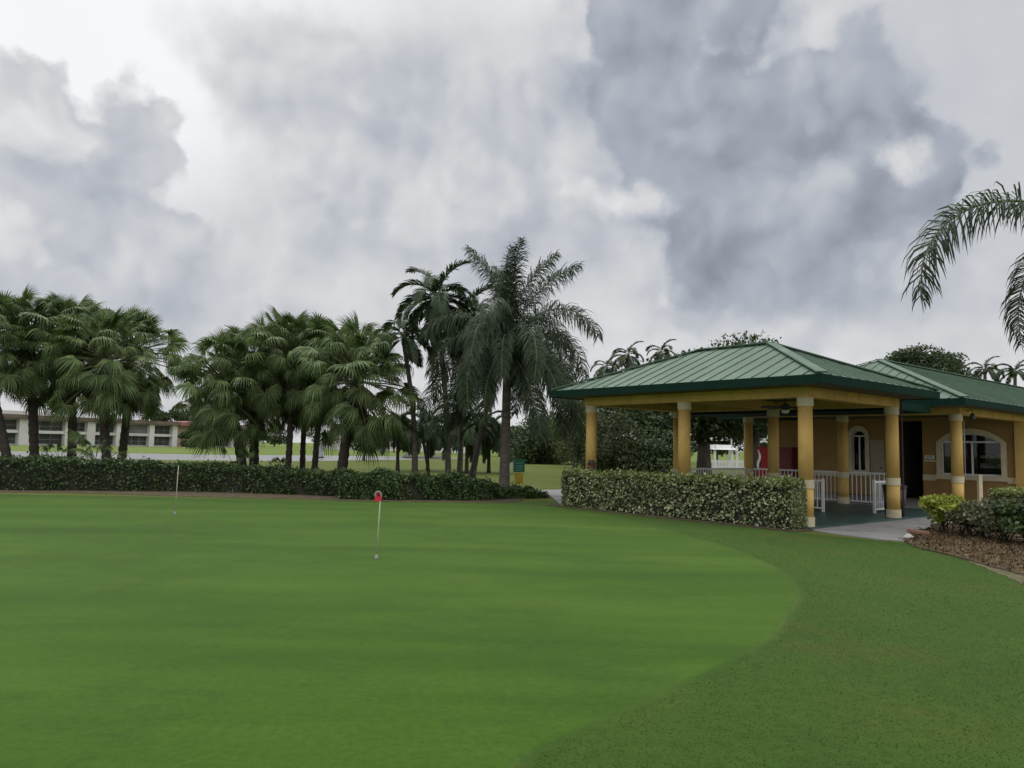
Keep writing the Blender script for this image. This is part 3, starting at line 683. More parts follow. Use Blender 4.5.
# ------------------------------------------------------------------ palms
def frond_mesh(name, L_, e0, bend, n, ll, seed, plum=.5, droop=.6, w=.03, pet=.15, vsh=.3, fwdm=.55, power=1.4, mat_='queen'):
    rd = random.Random(seed); N_ = 18; pts = []; tans = []; p = Vector((0, 0, 0))
    for i in range(N_+1):
        s = i/N_; e = max(-1.45, e0-bend*s**power); T = Vector((math.cos(e), 0, math.sin(e)))
        pts.append(p.copy()); tans.append(T); p = p+T*(L_/N_)
    lm_ = MB(); rm = MB()
    rm.tube(pts, [.022*(1-.85*i/N_)*(L_/3)**.5+.003 for i in range(N_+1)], 5)
    S = Vector((0, 1, 0))
    for i in range(n):
        s = pet+(1-pet)*(i+.5)/n; x = s*N_; k = min(N_-1, int(x)); f = x-k
        p0 = pts[k].lerp(pts[k+1], f); T = tans[k].lerp(tans[k+1], f).normalized(); Nn = S.cross(T)*-1
        if Nn.z < 0 and abs(T.z) < .9: Nn = -Nn
        q = (s-pet)/(1-pet); ln = ll*(.35+.65*math.sin(PI*min(1, .18+q*.72)))*(1 if q < .9 else .75)
        for sd in (-1, 1):
            l = ln*rd.uniform(.8, 1.12); ro = rd.uniform(-1, 1)*plum+vsh; fd = fwdm*rd.uniform(.7, 1.3)+.5*q
            d = (T*fd+S*(sd*math.cos(ro))+Nn*math.sin(ro)).normalized(); wv = (T-d*T.dot(d)).normalized()*(w/2)
            pp = p0; vs = [pp-wv*.5, pp+wv*.5]; dd = d
            for j, (fr_, wf) in enumerate(((.4, 1), (.32, .8), (.28, .08))):
                pp = pp+dd*(l*fr_); vs += [pp-wv*wf, pp+wv*wf]; dd = (dd+Vector((0, 0, -droop*rd.uniform(.6, 1.3)))).normalized()
            lm_.add(vs, [(0, 1, 3, 2), (2, 3, 5, 4), (4, 5, 7, 6)])
    # one mesh: leaflets + rachis
    nl = len(lm_.f); lm_.add(rm.v, rm.f); me = lm_.mesh(name, MT[mat_]); me.materials.append(MT['rachis'])
    me.polygons.foreach_set('material_index', [0]*nl+[1]*(len(lm_.f)-nl)); return me
def fan_mesh(name, e0, seed, pet=1.2, rad=.52, nseg=26, hang=None, mat_='fan'):
    j_ = seed % 10; dr = j_ < 2
    if hang is None: hang = .16 if e0 > 1.2 else (.7 if dr else .3) if e0 > .9 else (1.3 if dr else .6) if e0 > .2 else (1.8 if dr else 1.0)
    rd = random.Random(seed); m = MB(); N_ = 6; p = Vector((0, 0, 0)); pts = []
    for i in range(N_+1):
        e = e0-.35*(i/N_)**1.5; pts.append(p.copy()); p = p+Vector((math.cos(e), 0, math.sin(e)))*(pet/N_)
    eb = max(-1.35, e0-rd.uniform(.2, .5)-(.0 if e0 > 1 else .2)); hub = pts[-1]
    ex = Vector((math.cos(eb), 0, math.sin(eb))); ey = Vector((0, 1, 0)); ez = ex.cross(ey)
    if ez.z < 0: ez = -ez
    tot = R(250); da = tot/nseg
    for i in range(nseg):
        a = -tot/2+da*(i+.5); fold = .10*(1 if i % 2 else -1)
        d = ex*math.cos(a)+ey*math.sin(a); d = (d+ez*(-.22*abs(math.sin(a)))).normalized(); wdir = (-ex*math.sin(a)+ey*math.cos(a))
        l = rad*(.72+.28*math.cos(a*.6))*rd.uniform(.9, 1.1); r0_ = l*(.42 if hang > .65 else .54)
        hw = math.tan(da/2)*1.02
        q1 = hub+d*r0_; vs = [hub-wdir*.01, hub+wdir*.01, q1-wdir*(r0_*hw)+ez*(fold*.1), q1+wdir*(r0_*hw)-ez*(fold*.1)]
        dd = d; pp = q1; ww = r0_*hw
        for j, (fr_, wf) in enumerate(((.22, .78), (.22, .5), (.26, .05)) if hang > .65 else ((.18, .75), (.17, .45), (.2, .05))):
            dd = (dd+Vector((0, 0, -hang*rd.uniform(.35, .75)*(1+.5*j)))).normalized(); pp = pp+dd*(l*fr_)
            vs += [pp-wdir*(ww*wf), pp+wdir*(ww*wf)]
        m.add(vs, [(0, 1, 3, 2), (2, 3, 5, 4), (4, 5, 7, 6), (6, 7, 9, 8)])
    nl = len(m.f); m.tube(pts, [.02-.008*i/N_ for i in range(N_+1)], 5); me = m.mesh(name, MT[mat_]); me.materials.append(MT['rachis'] if mat_ == 'fan' else MT['dead'])
    me.polygons.foreach_set('material_index', [0]*nl+[1]*(len(m.f)-nl)); return me
def trunk_mesh(base, top, r0_, r1_, bow=.0, rings=.12, bumps=.06, flare=1.4, seed=1, mat_='trunkgrey'):
    rd = random.Random(seed); base, top = Vector(base), Vector(top); L_ = (top-base).length; n = max(6, int(L_/rings)); pts = []; rad = []
    side = Vector((top.x-base.x, top.y-base.y, 0)); side = side.normalized() if side.length > .05 else Vector((1, 0, 0))
    for i in range(n+1):
        s = i/n; p = base.lerp(top, s)-side*(bow*math.sin(PI*s)); pts.append(p)
        r = r0_+(r1_-r0_)*s; r *= 1+(flare-1)*math.exp(-s*L_/.35); r *= 1+bumps*(1 if i % 2 else -1)+rd.uniform(-.03, .03); rad.append(r)
    m = MB(); m.tube(pts, rad, 12); return m.mesh('trunk', MT[mat_], True)
GA = PI*(3-math.sqrt(5))
FANS = [[fan_mesh('frond', e, 10*i+j) for j in range(4)] for i, e in enumerate((1.45, 1.1, .75, .4, .05, -.35, -.7))]
FANDEAD = [fan_mesh('frond', -1.0-.15*j, 200+j, .8, .7, 26, 1.6, 'dead') for j in range(2)]
def fan_palm(base, top, label, group, nf=42, sc_=1.0, r=.15, dead=4, mats='trunkdark', seed=0, lo=-.9):
    rd = random.Random(seed); base = Vector(base); top = Vector(top)
    t = thing('fan_palm', label, 'palm tree', base, 0, group); loc = top-base
    if loc.z > .5: link('trunk', trunk_mesh((0, 0, -.05), loc, r, r*.85, rd.uniform(-.1, .15), .14, .07, 1.35, seed, mats), t)
    els = (1.45, 1.1, .75, .4, .05, -.35, -.7)
    for i in range(nf):
        q = (i+.5)/nf; e = 1.5-(1.5-lo)*q**.95
        k = min(range(7), key=lambda j: abs(els[j]-e)); o = link('frond', FANS[k][rd.randrange(4)], t)
        o.location = loc+Vector((0, 0, +.15-.88*q*q)); o.rotation_euler = (rd.uniform(-.6, .6), rd.uniform(-.28, .28)+(els[k]-e)*.8, i*GA+rd.uniform(-.5, .5))
        s = sc_*rd.uniform(.72, 1.2)*(.85+.25*min(1, q*2)); o.scale = (s, s, s)
    for i in range(dead*2):
        o = link('dry_frond', FANDEAD[i % 2], t); o.location = loc+Vector((0, 0, -.4-.9*rd.random())); o.rotation_euler = (rd.uniform(-.3, .3), rd.uniform(-.3, .2), rd.uniform(0, 6.28)); o.scale = (sc_*rd.uniform(.6, .95),)*3
    return t
def feather_palm(kind, base, top, label, meshes, nf, group, r0_, r1_, sc_=1, bow=0, mats='trunkgrey', lo=-.6, hi=1.3, shaft=0, seed=0, spear=False, els=None, trunk=True, azs=None):
    rd = random.Random(seed); base, top = Vector(base), Vector(top)
    t = thing(kind, label, 'palm tree', base, 0, group); loc = top-base
    if trunk: link('trunk', trunk_mesh((0, 0, -.05), loc, r0_, r1_, bow, .16, .025, 1.5, seed, mats), t)
    if shaft:
        m = MB(); d = Vector((0, 0, 1)); m.tube([loc, loc+d*shaft*.4, loc+d*shaft], [r1_*1.25, r1_*1.35, r1_*.6], 10); m.build('crownshaft', MT['shaft'], t, True); loc = loc+d*shaft*.85
    for i in range(nf):
        q = (i+.5)/nf; e = hi-(hi-lo)*q**.9
        k = min(range(len(els)), key=lambda j: abs(els[j]-e)); o = link('frond', meshes[k][rd.randrange(len(meshes[k]))], t)
        o.location = loc+Vector((0, 0, -.15*q)); a = i*GA+rd.uniform(-.35, .35)
        o.rotation_euler = (rd.uniform(-.12, .12), (els[k]-e)*.8+rd.uniform(-.08, .08), a); s = sc_*rd.uniform(.85, 1.1); o.scale = (s, s, s)
    if spear:
        for j in range(7):
            o = link('spear_frond', meshes[0][j % len(meshes[0])], t); o.location = loc; o.rotation_euler = (rd.uniform(-.1, .1), -rd.uniform(.1, .3), rd.uniform(0, 6.28)); o.scale = (sc_*rd.uniform(.85, 1.0),)*3
    return t
QE = (1.3, .95, .6, .25, -.15, -.55)
QUEEN = [[frond_mesh('frond', 3.3, e, b, 165, .64, 31*i+j, 1.15, 1.0, .024, .12, .0, .45, 1.3) for j in range(2)] for i, (e, b) in enumerate(zip(QE, (.9, 2.25, 2.45, 2.2, 1.55, 1.0)))]
AE = (1.25, .8, .35, -.1, -.5)
ADON = [[frond_mesh('frond', 1.6, e, b, 44, .46, 77*i+j, .22, .4, .045, .12, .5, .7, 1.3, 'adon') for j in range(2)] for i, (e, b) in enumerate(zip(AE, (1.3, 2.0, 1.95, 1.5, 1.0)))]

def trunk_pts(px0, py0, px1, py1, Y):       # base on the ground at distance Y below (px0, py0), top at (px1, py1)
    b = at(px0, py0, Y); b.z = 0; tp = at(px1, py1, Y); return b, tp
# fan palms, left group
for i, (bx, tx, ty, Y, lab) in enumerate([
    (14, -22, 322, 26.5, 'leaning fan palm cut by the left picture edge'),
    (37, 30, 325, 27.5, 'tall fan palm with dark trunk, second from the left edge'),
    (72, 66, 325, 28.5, 'tall fan palm in the middle of the left group, behind the young palm'),
    (111, 104, 345, 27.0, 'fan palm with drooping pale fronds, its trunk before the white condo wall'),
    (120, 131, 340, 29.5, 'rightmost fan palm of the left group, reaching towards the gap of open sky')]):
    b, tp = trunk_pts(bx, 460, tx, ty+13, Y); fan_palm(b, tp, lab, 'fan palms behind the long hedge', 122, 1.14, .16, 3, 'trunkdark', 300+i)
for i, (bx, tx, ty, Y, lab) in enumerate([
    (247, 227, 364, 27.0, 'low fan palm leaning left at the left end of the middle group'),
    (255, 256, 350, 28.5, 'fan palm with a thick dark trunk, second in the middle group'),
    (287, 288, 338, 27.5, 'tallest fan palm of the middle group, its slim trunk at the centre'),
    (303, 310, 352, 29.0, 'fan palm with a slim trunk just left of the fountain'),
    (314, 326, 346, 28.0, 'fan palm whose straight trunk stands against the white fountain jet'),
    (340, 357, 357, 25.5, 'wide fan palm with a thick curved trunk at the right end of the middle group')]):
    b, tp = trunk_pts(bx, 470, tx, ty+18, Y); fan_palm(b, tp, lab, 'fan palms behind the long hedge', 122, 1.10 if i != 5 else 1.25, (.17, .18, .12, .11, .12, .18)[i], 4, 'trunkdark', 320+i)
for i, (bx, ty, Y, s, lab) in enumerate([(97, 432, 25.6, .75, 'young trunkless fan palm at the foot of the left group'), (62, 438, 26.5, .6, 'small fan palm seedling between two dark trunks on the left'), (236, 440, 26, .6, 'low fan palm clump at the left foot of the middle group'), (276, 450, 26.2, .45, 'little fan palm seedling below the middle group')]):
    b, tp = trunk_pts(bx, 470, bx, ty+8, Y); tp.z = min(tp.z, .9*s); b.z = 0
    fan_palm(b, tp, lab, 'young fan palms', 16, s, .12, 0, 'trunkdark', 340+i, -.2)
# slender palms
for i, (bx, tx, ty, Y, nf, s, bow, lab) in enumerate([
    (415, 404, 345, 26.0, 13, .95, .15, 'short slender palm leaning left beside the middle fan palm group'),
    (449, 437, 308, 26.5, 20, 1.15, .1, 'tall slender palm with glossy arching fronds, left of the queen palm'),
    (459, 463, 330, 27.5, 20, 1.15, -.05, 'upright slender palm between the glossy palm and the leaning trunk'),
    (470, 499, 366, 25.5, 16, .95, .1, 'slender palm with a pale leaning trunk beside the queen palm')]):
    b, tp = trunk_pts(bx, 475, tx, ty, Y); feather_palm('slender_palm', b, tp, lab, ADON, nf, 'slender palms beside the queen palm', .11, .07, s, bow, 'trunkgrey', -.75, 1.3, .5, 400+i, False, AE)
b, tp = trunk_pts(466, 478, 486, 425, 25.2); feather_palm('slender_palm', b, tp, 'small dark slender palm crossing behind the leaning trunk', ADON, 6, 'slender palms beside the queen palm', .06, .045, .6, .05, 'trunkdark', -.3, 1.1, .2, 407, False, AE)
b, tp = trunk_pts(431, 470, 421, 432, 26.5); feather_palm('slender_palm', b, tp, 'thin dark palm stem bent beside the tall glossy palm', ADON, 7, 'slender palms beside the queen palm', .06, .05, .75, .05, 'trunkdark', -.3, 1.1, .2, 408, False, AE)
# queen palm in the middle, and the one whose fronds enter at the right
b, tp = trunk_pts(504, 490, 508, 346, 24.6)
feather_palm('queen_palm', b, tp, 'big queen palm with drooping feathery crown left of the pavilion', QUEEN, 36, 'queen palms', .165, .13, 1.17, .0, 'trunkgrey', -.6, 1.2, 0, 500, True, QE)
b = Vector((9.6, 12.3, 0)); tp = Vector((9.5, 12.2, 5.5))
t = feather_palm('queen_palm', b, tp, 'queen palm beyond the right edge, its long fronds hanging into the picture', QUEEN, 0, 'queen palms', .17, .13, 1, 0, 'trunkgrey', -.55, 1.15, 0, 510, False, QE)
for k, az_, tilt, s in ((2, 176, .07, 1.16), (2, 226, .14, 1.1), (2, 60, 0, 1), (2, 20, 0, 1), (3, 90, .2, .9), (3, 330, 0, 1), (2, 300, 0, 1), (1, 20, 0, 1), (4, 40, 0, 1), (4, 300, 0, 1), (1, 330, 0, .9), (0, 0, .5, .9)):
    o = link('frond', QUEEN[k][0], t); o.location = tp-b; o.rotation_euler = (0, tilt, R(az_)); o.scale = (s, s, s)
# distant palms
for i, (px, cy, Y, s, lab) in enumerate([(606, 372, 52, .85, 'far palm showing over the left eave of the pavilion roof, leftmost of three'), (628, 360, 52, .95, 'far palm showing over the pavilion roof left of its ridge, middle of three'), (661, 357, 54, .85, 'far palm half hidden by the pavilion roof, beside the tree top'),
        (985, 374, 62, 1.05, 'far palm over the clubhouse roof beside the big tree'), (1015, 376, 60, 1.1, 'far palm over the clubhouse roof at the right picture edge'), (988, 238, 60, 1, '')]):
    if not lab: continue
    b, tp = trunk_pts(px, 460, px, cy, Y); feather_palm('distant_palm', b, tp, lab, ADON, 12, 'palms seen over the roofs', .16, .12, s, 0, 'trunkgrey', -.6, 1.25, .5, 600+i, False, AE)
for i, (px, cy, Y, s, lab) in enumerate([(398, 428, 45, 1.25, 'feathery low palm on the lawn behind the hedge, left of the slender trunks'), (428, 424, 48, 1.5, 'bushy low palm in the gap between the slender trunks'), (467, 424, 44, 1.45, 'dark low palm behind the upright slender trunk'), (489, 432, 46, 1.35, 'dark low palm between the leaning trunk and the queen palm')]):
    b, tp = trunk_pts(px, 460, px, cy, Y); feather_palm('low_palm', b, tp, lab, ADON, 22, 'low palms on the far lawn', .10, .09, s, 0, 'trunkdark', -.7, 1.25, 0, 620+i, False, AE)

# ------------------------------------------------------------------ broadleaf trees
def crown_mesh(clumps, n, size, m, shell=.55, ub=.3, droop=0):
    cl = np.array(clumps, float); wts = (cl[:, 3]*cl[:, 4]*cl[:, 5])**.66; wts /= wts.sum()
    k = rng.choice(len(cl), n, p=wts); d = rng.normal(size=(n, 3)); d /= np.linalg.norm(d, axis=1)[:, None]
    rr = rng.uniform(shell**3, 1.0, n)**(1/3)*(1+.10*rng.normal(size=n)); Cc = cl[k, :3]+d*rr[:, None]*cl[k, 3:6]
    if droop: Cc[:, 2] -= np.abs(rng.normal(size=n))*droop
    return quads_mesh('crown', leaf_quads(Cc, size, ub, .6, .4, d, .8), m)
def clumps_for(w, d, z0, z1, n, seed, flat=1.0):
    r = random.Random(seed); out = []
    for i in range(n):
        a = r.uniform(0, 2*PI); q = math.sqrt(r.random())*.78; zz = r.uniform(0, 1); wid = math.sin(PI*min(.95, .12+.8*zz))**.5
        s = r.uniform(.16, .30); out.append((w*.5*q*wid*math.cos(a), d*.5*q*wid*math.sin(a), z0+(z1-z0)*(.12+.76*zz), w*s*.8, d*s*.8, (z1-z0)*s*.75*flat))
    return out
def tree(name, pos, w, z0, z1, label, cat='tree', n=9000, size=.16, m='tree', tr=.25, ncl=22, seed=0, group=None, limbs=5, d=None, flat=1.0, droop=0, trunk_lean=(0, 0)):
    r = random.Random(seed); t = thing(name, label, cat, (pos[0], pos[1], 0), 0, group); d = d or w
    cl = clumps_for(w, d, z0, z1, ncl, seed, flat); m_ = MB()
    fork = Vector((trunk_lean[0], trunk_lean[1], max(.4, z0+.12*(z1-z0))))
    m_.tube([(0, 0, -.1), fork*.5+Vector((0, 0, 0)), fork], [tr*1.35, tr, tr*.85], 9)
    for i in range(limbs):
        c = Vector(cl[i % len(cl)][:3]); mid = fork.lerp(c, .5)+Vector((r.uniform(-.3, .3), r.uniform(-.3, .3), .1*(c-fork).length))
        m_.tube([fork-Vector((0, 0, .1)), mid, c], [tr*.6, tr*.38, tr*.12], 7)
    m_.build('trunk', MT['bark'], t, True); link('crown', crown_mesh(cl, n, size, MT[m], .5, .3, droop), t); return t
# big spreading tree behind the pavilion (grey trunk, low limbs)
q = at(704, 470, 42)
tree('spreading_tree', (q.x, q.y), 9.0, 2.3, 7.2, 'huge spreading tree behind the pavilion, its thick trunk beside the white pergola', n=26000, size=.24, tr=.36, ncl=46, seed=3, limbs=12)
q = at(645, 470, 40); tree('spreading_tree', (q.x, q.y), 7.5, 2.5, 5.8, 'dark leafy tree with bare grey limbs filling the left bay of the pavilion', n=15000, size=.19, tr=.2, ncl=30, seed=5, limbs=12, trunk_lean=(1.0, 0))
q = at(612, 470, 33); tree('broad_shrub', (q.x, q.y), 3.2, .1, 3.3, 'tall leafy shrub behind the hedge, beside the far left column', 'shrub', n=9000, size=.13, tr=.06, ncl=20, seed=8, m='treeolive')
q = at(655, 470, 34); tree('broad_shrub', (q.x, q.y), 4.6, .1, 2.7, 'dark low shrub in the shade behind the pavilion left bay', 'shrub', n=9000, size=.13, tr=.06, ncl=20, seed=9)
q = at(575, 460, 62); tree('weeping_tree', (q.x, q.y), 4.6, .8, 6.4, 'pale green weeping tree just left of the far left column', n=11000, size=.17, tr=.16, ncl=24, seed=11, m='weep', droop=.5)
q = at(543, 462, 74); tree('round_dark_tree', (q.x, q.y), 7.2, .1, 5.2, 'broad dark dome shaped tree standing on the lawn right of the queen palm', n=20000, size=.24, tr=.3, ncl=40, seed=13, droop=.4)
q = at(578, 462, 80); tree('round_dark_tree', (q.x, q.y), 5, .1, 4.6, 'dark shrubby tree between the dome shaped tree and the pavilion', n=9000, size=.24, tr=.2, ncl=22, seed=14)
q = at(928, 400, 58); tree('spreading_tree', (q.x, q.y), 7.4, 6.2, 9.9, 'large tree top rising over the clubhouse roof', n=16000, size=.22, tr=.3, ncl=34, seed=17, limbs=8)
q = at(885, 400, 66); tree('spreading_tree', (q.x, q.y), 4.6, 6.5, 9.4, 'smaller tree top left of the large one over the clubhouse roof', n=6000, size=.22, tr=.2, ncl=16, seed=18)
q = at(756, 470, 50); tree('spreading_tree', (q.x, q.y), 9.5, 2.6, 9.3, 'dark tree behind the white arch, its top over the pavilion ridge', n=22000, size=.24, tr=.3, ncl=44, seed=19)
for i, (px, w_, lab) in enumerate([(716, 9, 'dark tree mass beyond the pergola, left one'), (762, 9, 'dark tree mass beyond the white arch, right one')]):
    q = at(px, 470, 92); tree('broad_tree', (q.x, q.y), w_, 1.6, 8, lab, n=6000, size=.4, tr=.25, ncl=26, seed=30+i)
# lake side trees
q = at(364, 460, 73); tree('ornamental_tree', (q.x, q.y), 5.0, 1.0, 4.2, 'small round ornamental tree on the near lake shore', n=3500, size=.24, tr=.1, ncl=14, seed=21, m='treeolive')
q = at(394, 446, 150); tree('ornamental_tree', (q.x, q.y), 6.5, 2.2, 7.5, 'slim tree on the far lawn left of the slender palm trunk', n=3500, size=.4, tr=.14, ncl=14, seed=22, m='treeolive')
q = at(409, 447, 140); tree('bush', (q.x, q.y), 4.2, .1, 2.3, 'dark round bush on the far bank in front of the grey roofed house', 'bush', n=2500, size=.3, tr=.1, ncl=10, seed=23)
q = at(191, 447, 150); tree('bush', (q.x, q.y), 5.2, .1, 3.4, 'dark bush against the pinkish wall of the condo', 'bush', n=3000, size=.35, tr=.1, ncl=12, seed=24)
q = at(203, 447, 148); tree('bush', (q.x, q.y), 3.2, .1, 1.9, 'smaller dark bush to the right of the one by the pinkish wall', 'bush', n=1800, size=.35, tr=.1, ncl=8, seed=25)
q = at(432, 455, 100); tree('ivy_clad_stump', (q.x, q.y), 2.2, .1, 4.6, 'stout vine covered trunk at the end of the lake', 'tree', n=3500, size=.26, tr=.5, ncl=12, seed=26, m='treeolive')
for i, (px, yt, Y, w_, lab) in enumerate([(143, 402, 215, 11, 'tree with open crown rising behind the condo roof'), (163, 408, 225, 7, 'small tree behind the condo roof, second from the left'), (176, 409, 230, 12, 'broad tree behind the condo roof near the pale red gable'),
        (190, 408, 235, 9, 'rounded tree behind the condo roof right of the pale red gable'), (375, 428, 240, 16, 'far dark tree over the grey roofed house, left one'), (405, 428, 230, 14, 'far dark tree over the grey roofed house, right one'), (450, 424, 150, 12, 'far tree mass behind the white bungalow'), (478, 420, 130, 12, 'far tree between bungalow and queen palm trunk'), (500, 424, 120, 9, 'dark tree right behind the queen palm trunk'), (258, 424, 240, 14, 'far tree glimpsed between the middle palm trunks'), (330, 428, 245, 15, 'far tree right of the fountain jet')]):
    q = at(px, 447, Y); ht = at(px, yt, Y).z
    tree('background_tree', (q.x, q.y), w_, max(.5, ht*.25), ht, lab, n=2600, size=.6, tr=.25, ncl=16, seed=40+i, group='trees along the far shore')

FAR = [crown_mesh(clumps_for(13, 9, 1.0, 8.5, 18, 700+i), 2600, .75, MT['tree'], .5, .3) for i in range(4)]
rd = random.Random(91)
for i in range(44):
    X = -330+14.5*i+rd.uniform(-5, 5); Y = 262+rd.uniform(-16, 26)
    t = thing('treeline_tree', 'tree in the unbroken dark line of trees on the horizon', 'tree', (X, Y, 0), rd.uniform(0, 6.28), 'line of trees on the horizon')
    s_ = rd.uniform(.75, 1.15); o = link('crown', FAR[i % 4], t); o.scale = (s_, s_, s_*rd.uniform(.8, 1.1))
    m = MB(); m.tube([(0, 0, -.1), (0, 0, 4.5*s_)], [.3, .18], 7); m.build('trunk', MT['bark'], t)
# ------------------------------------------------------------------ hedges
def hedge(name, path, width, hts, label, n, size, m, mtop=None, group=None, ntop=0, lump=.06, seed=0):
    path = [Vector((p[0], p[1], 0)) for p in path]; t = thing(name, label, 'hedge', path[0], 0, group); o0 = path[0]
    seg = [(path[i+1]-path[i]).length for i in range(len(path)-1)]; cum = np.concatenate([[0], np.cumsum(seg)]); Lt = cum[-1]
    px_ = np.array([p.x for p in path]); py_ = np.array([p.y for p in path])
    def frame(s):
        x = np.interp(s, cum, px_); y = np.interp(s, cum, py_); e = .05
        dx = np.interp(np.minimum(s+e, Lt), cum, px_)-np.interp(np.maximum(s-e, 0), cum, px_); dy = np.interp(np.minimum(s+e, Lt), cum, py_)-np.interp(np.maximum(s-e, 0), cum, py_)
        l = np.sqrt(dx*dx+dy*dy)+1e-9; return x, y, dx/l, dy/l, np.interp(s, np.linspace(0, Lt, len(hts)), hts)
    def sample(n, toponly=False):
        s = rng.uniform(0, Lt, n); x, y, tx, ty, h = frame(s)
        per = rng.uniform(0, 1, n); fs = 1.0/(2+width)     # share of a side
        side = np.where(per < .42, -1, np.where(per < .58, 1, 0)); 
        if toponly: side[:] = 0
        off = np.where(side == 0, rng.uniform(-.5, .5, n)*width, side*width*.5); z = np.where(side == 0, h, rng.uniform(.03, 1, n)*h)
        endm = rng.uniform(0, 1, n) < (0 if toponly else min(.12, 1.2*width/Lt)); es = rng.uniform(0, 1, n) < .5
        s = np.where(endm, np.where(es, 0, Lt), s); x, y, tx, ty, h = frame(s)
        off = np.where(endm, rng.uniform(-.5, .5, n)*width, off); z = np.where(endm, rng.uniform(.03, 1, n)*h, z)
        rnd = np.clip((z/h-.8)/.2, 0, 1); off = off*(1-.10*rnd)
        bump = lump*(np.sin(s*2.7+seed)+np.sin(s*6.1+z*5+seed*2)+np.sin(s*11.3+off*9+z*8))*.6
        dep = np.abs(rng.normal(size=n))*.045
        off2 = off+np.sign(off)*(bump-dep)*(side != 0); z2 = z+(bump*.8-dep+rng.exponential(.026, n))*(side == 0)
        nx, ny = ty, -tx
        return np.stack([x-nx*off2*-1-o0.x, y-ny*off2*-1-o0.y, np.maximum(z2, .02)], 1), np.stack([nx*np.sign(off)*(side != 0), ny*np.sign(off)*(side != 0), (side == 0)*1.0], 1)
    Cc, nn = sample(n); link('foliage', quads_mesh('foliage', leaf_quads(Cc, size, .3, .6, .4, nn, .7), MT[m]), t)
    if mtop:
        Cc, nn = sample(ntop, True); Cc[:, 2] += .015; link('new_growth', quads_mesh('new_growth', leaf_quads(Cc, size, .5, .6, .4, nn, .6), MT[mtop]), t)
    cb = MB(); k = 24
    ss = np.linspace(.06, Lt-.06, k); x, y, tx, ty, h = frame(ss); vs = []
    for i in range(k):
        for o_, zf in ((-.5, 0), (-.42, .86), (.42, .86), (.5, 0)):
            ww = (width-.16)*o_; vs.append((x[i]+ty[i]*ww-o0.x, y[i]-tx[i]*ww-o0.y, h[i]*zf))
    fs_ = [(4*i+j, 4*i+j+1, 4*i+5+j, 4*i+4+j) for i in range(k-1) for j in range(3)]+[(0, 1, 2, 3), (4*k-1, 4*k-2, 4*k-3, 4*k-4)]
    cb.add(vs, fs_); cb.build('inner_core', MT['stem'], t); return t  # solid dark core added inside the hedge to close gaps between leaves
def gpt(px, py, off=0): p = P(px, py); return (p.x, p.y+off)
h1 = [(-26, 23.4)]+[gpt(*q, .55) for q in ((0, 490.5), (100, 491), (200, 492), (280, 494.5), (345, 497))]
hedge('long_hedge', h1, 1.1, [.94, .94, .93, .95, .95, .92, .86, .80, .73, .66], 'long dark green hedge across the left, below the fan palms', 62000, .085, 'hedgeL', None, None, 0, .07, 1)
h2 = [gpt(*q, .5) for q in ((338, 499.5), (400, 500.5), (450, 500.5), (490, 501))]
hedge('short_hedge', h2, 1.0, [.62, .70, .68, .66, .62, .5], 'shorter loose dark hedge in front of the slender palms', 22000, .085, 'hedgeL', None, None, 0, .09, 5)
h3 = [gpt(*q, .4) for q in ((486, 499.5), (515, 499), (540, 498))]
hedge('low_shrub_row', h3, .8, [.42, .36, .32, .3, .22, .1], 'low dark shrub row around the foot of the queen palm', 7000, .08, 'hedgeL', None, None, 0, .07, 9)
hedge('clipped_hedge', [LW(-.55, 6.68), LW(-.55, 3.2), LW(-.52, -.12)], .62, [.92, .93, .94, .95, .97, .98], 'clipped variegated hedge of yellow green leaves in front of the pavilion', 30000, .075, 'hedgeR', 'hedgeT', None, 6000, .03, 2)
# soil strip at the hedge foot
s_pts = [(-28, 21.2), (-20, 21.9), (-16, 21.6), (-12, 21.9), (-9, 21.5), (-5.8, 21.5), (-4, 21.1), (-2.4, 21.3), (-.6, 21.4), (.2, 22.3), (.4, 23.6), (-.4, 25.5), (-4, 25.5), (-12, 26), (-20, 26.5), (-28, 26.5)]
sheet('hedge_bed', [(p.x, p.y) for p in catmull([(x, y, 0) for x, y in s_pts], 6)], .012, MT['soil'], .03)
s2 = [LW(-1.05, 7.1), LW(-1.02, 5), LW(-1.08, 3), LW(-1.02, 1.2), LW(-1.0, -.3), LW(-.3, -.35), LW(-.27, 3), LW(-.27, 7.1)]
sheet('clipped_hedge_bed', [(p.x, p.y) for p in s2], .024, MT['soil'])

# ------------------------------------------------------------------ mulch bed and shrubs at the right
bed = [P(905, 541), P(920, 549), P(950, 556), P(985, 566), P(1024, 577), P(1070, 590), (13, 10.5), (14, 15), (12.5, 18.4), (9.9, 17.6), P(935, 527), P(915, 534)]
bedc = catmull([(p[0], p[1], 0) for p in bed], 5)
sheet('mulch_bed', [(p.x, p.y) for p in bedc], .028, MT['soil'], .02)
sand = [P(968, 561.5), P(990, 566), P(1024, 575), P(1060, 583), P(1060, 595), P(1024, 584.5), P(992, 571.5)]
sheet('sandy_edge', [(p.x, p.y) for p in catmull([(p[0], p[1], 0) for p in sand], 5)], .012, MT['sand'], .025)
n = 24000; x = rng.uniform(7, 15, n); y = rng.uniform(9.5, 17.5, n); k = in_poly(x, y, bedc); x, y = x[k]+rng.normal(size=k.sum())*.07, y[k]+rng.normal(size=k.sum())*.07
stuff(link('mulch', quads_mesh('mulch', leaf_quads(np.stack([x, y, .035+np.abs(rng.normal(size=len(x)))*.016], 1), .05, 1.2, .5, .5), MT['chip'])), 'loose brown bark mulch below the right hand shrubs', 'mulch')
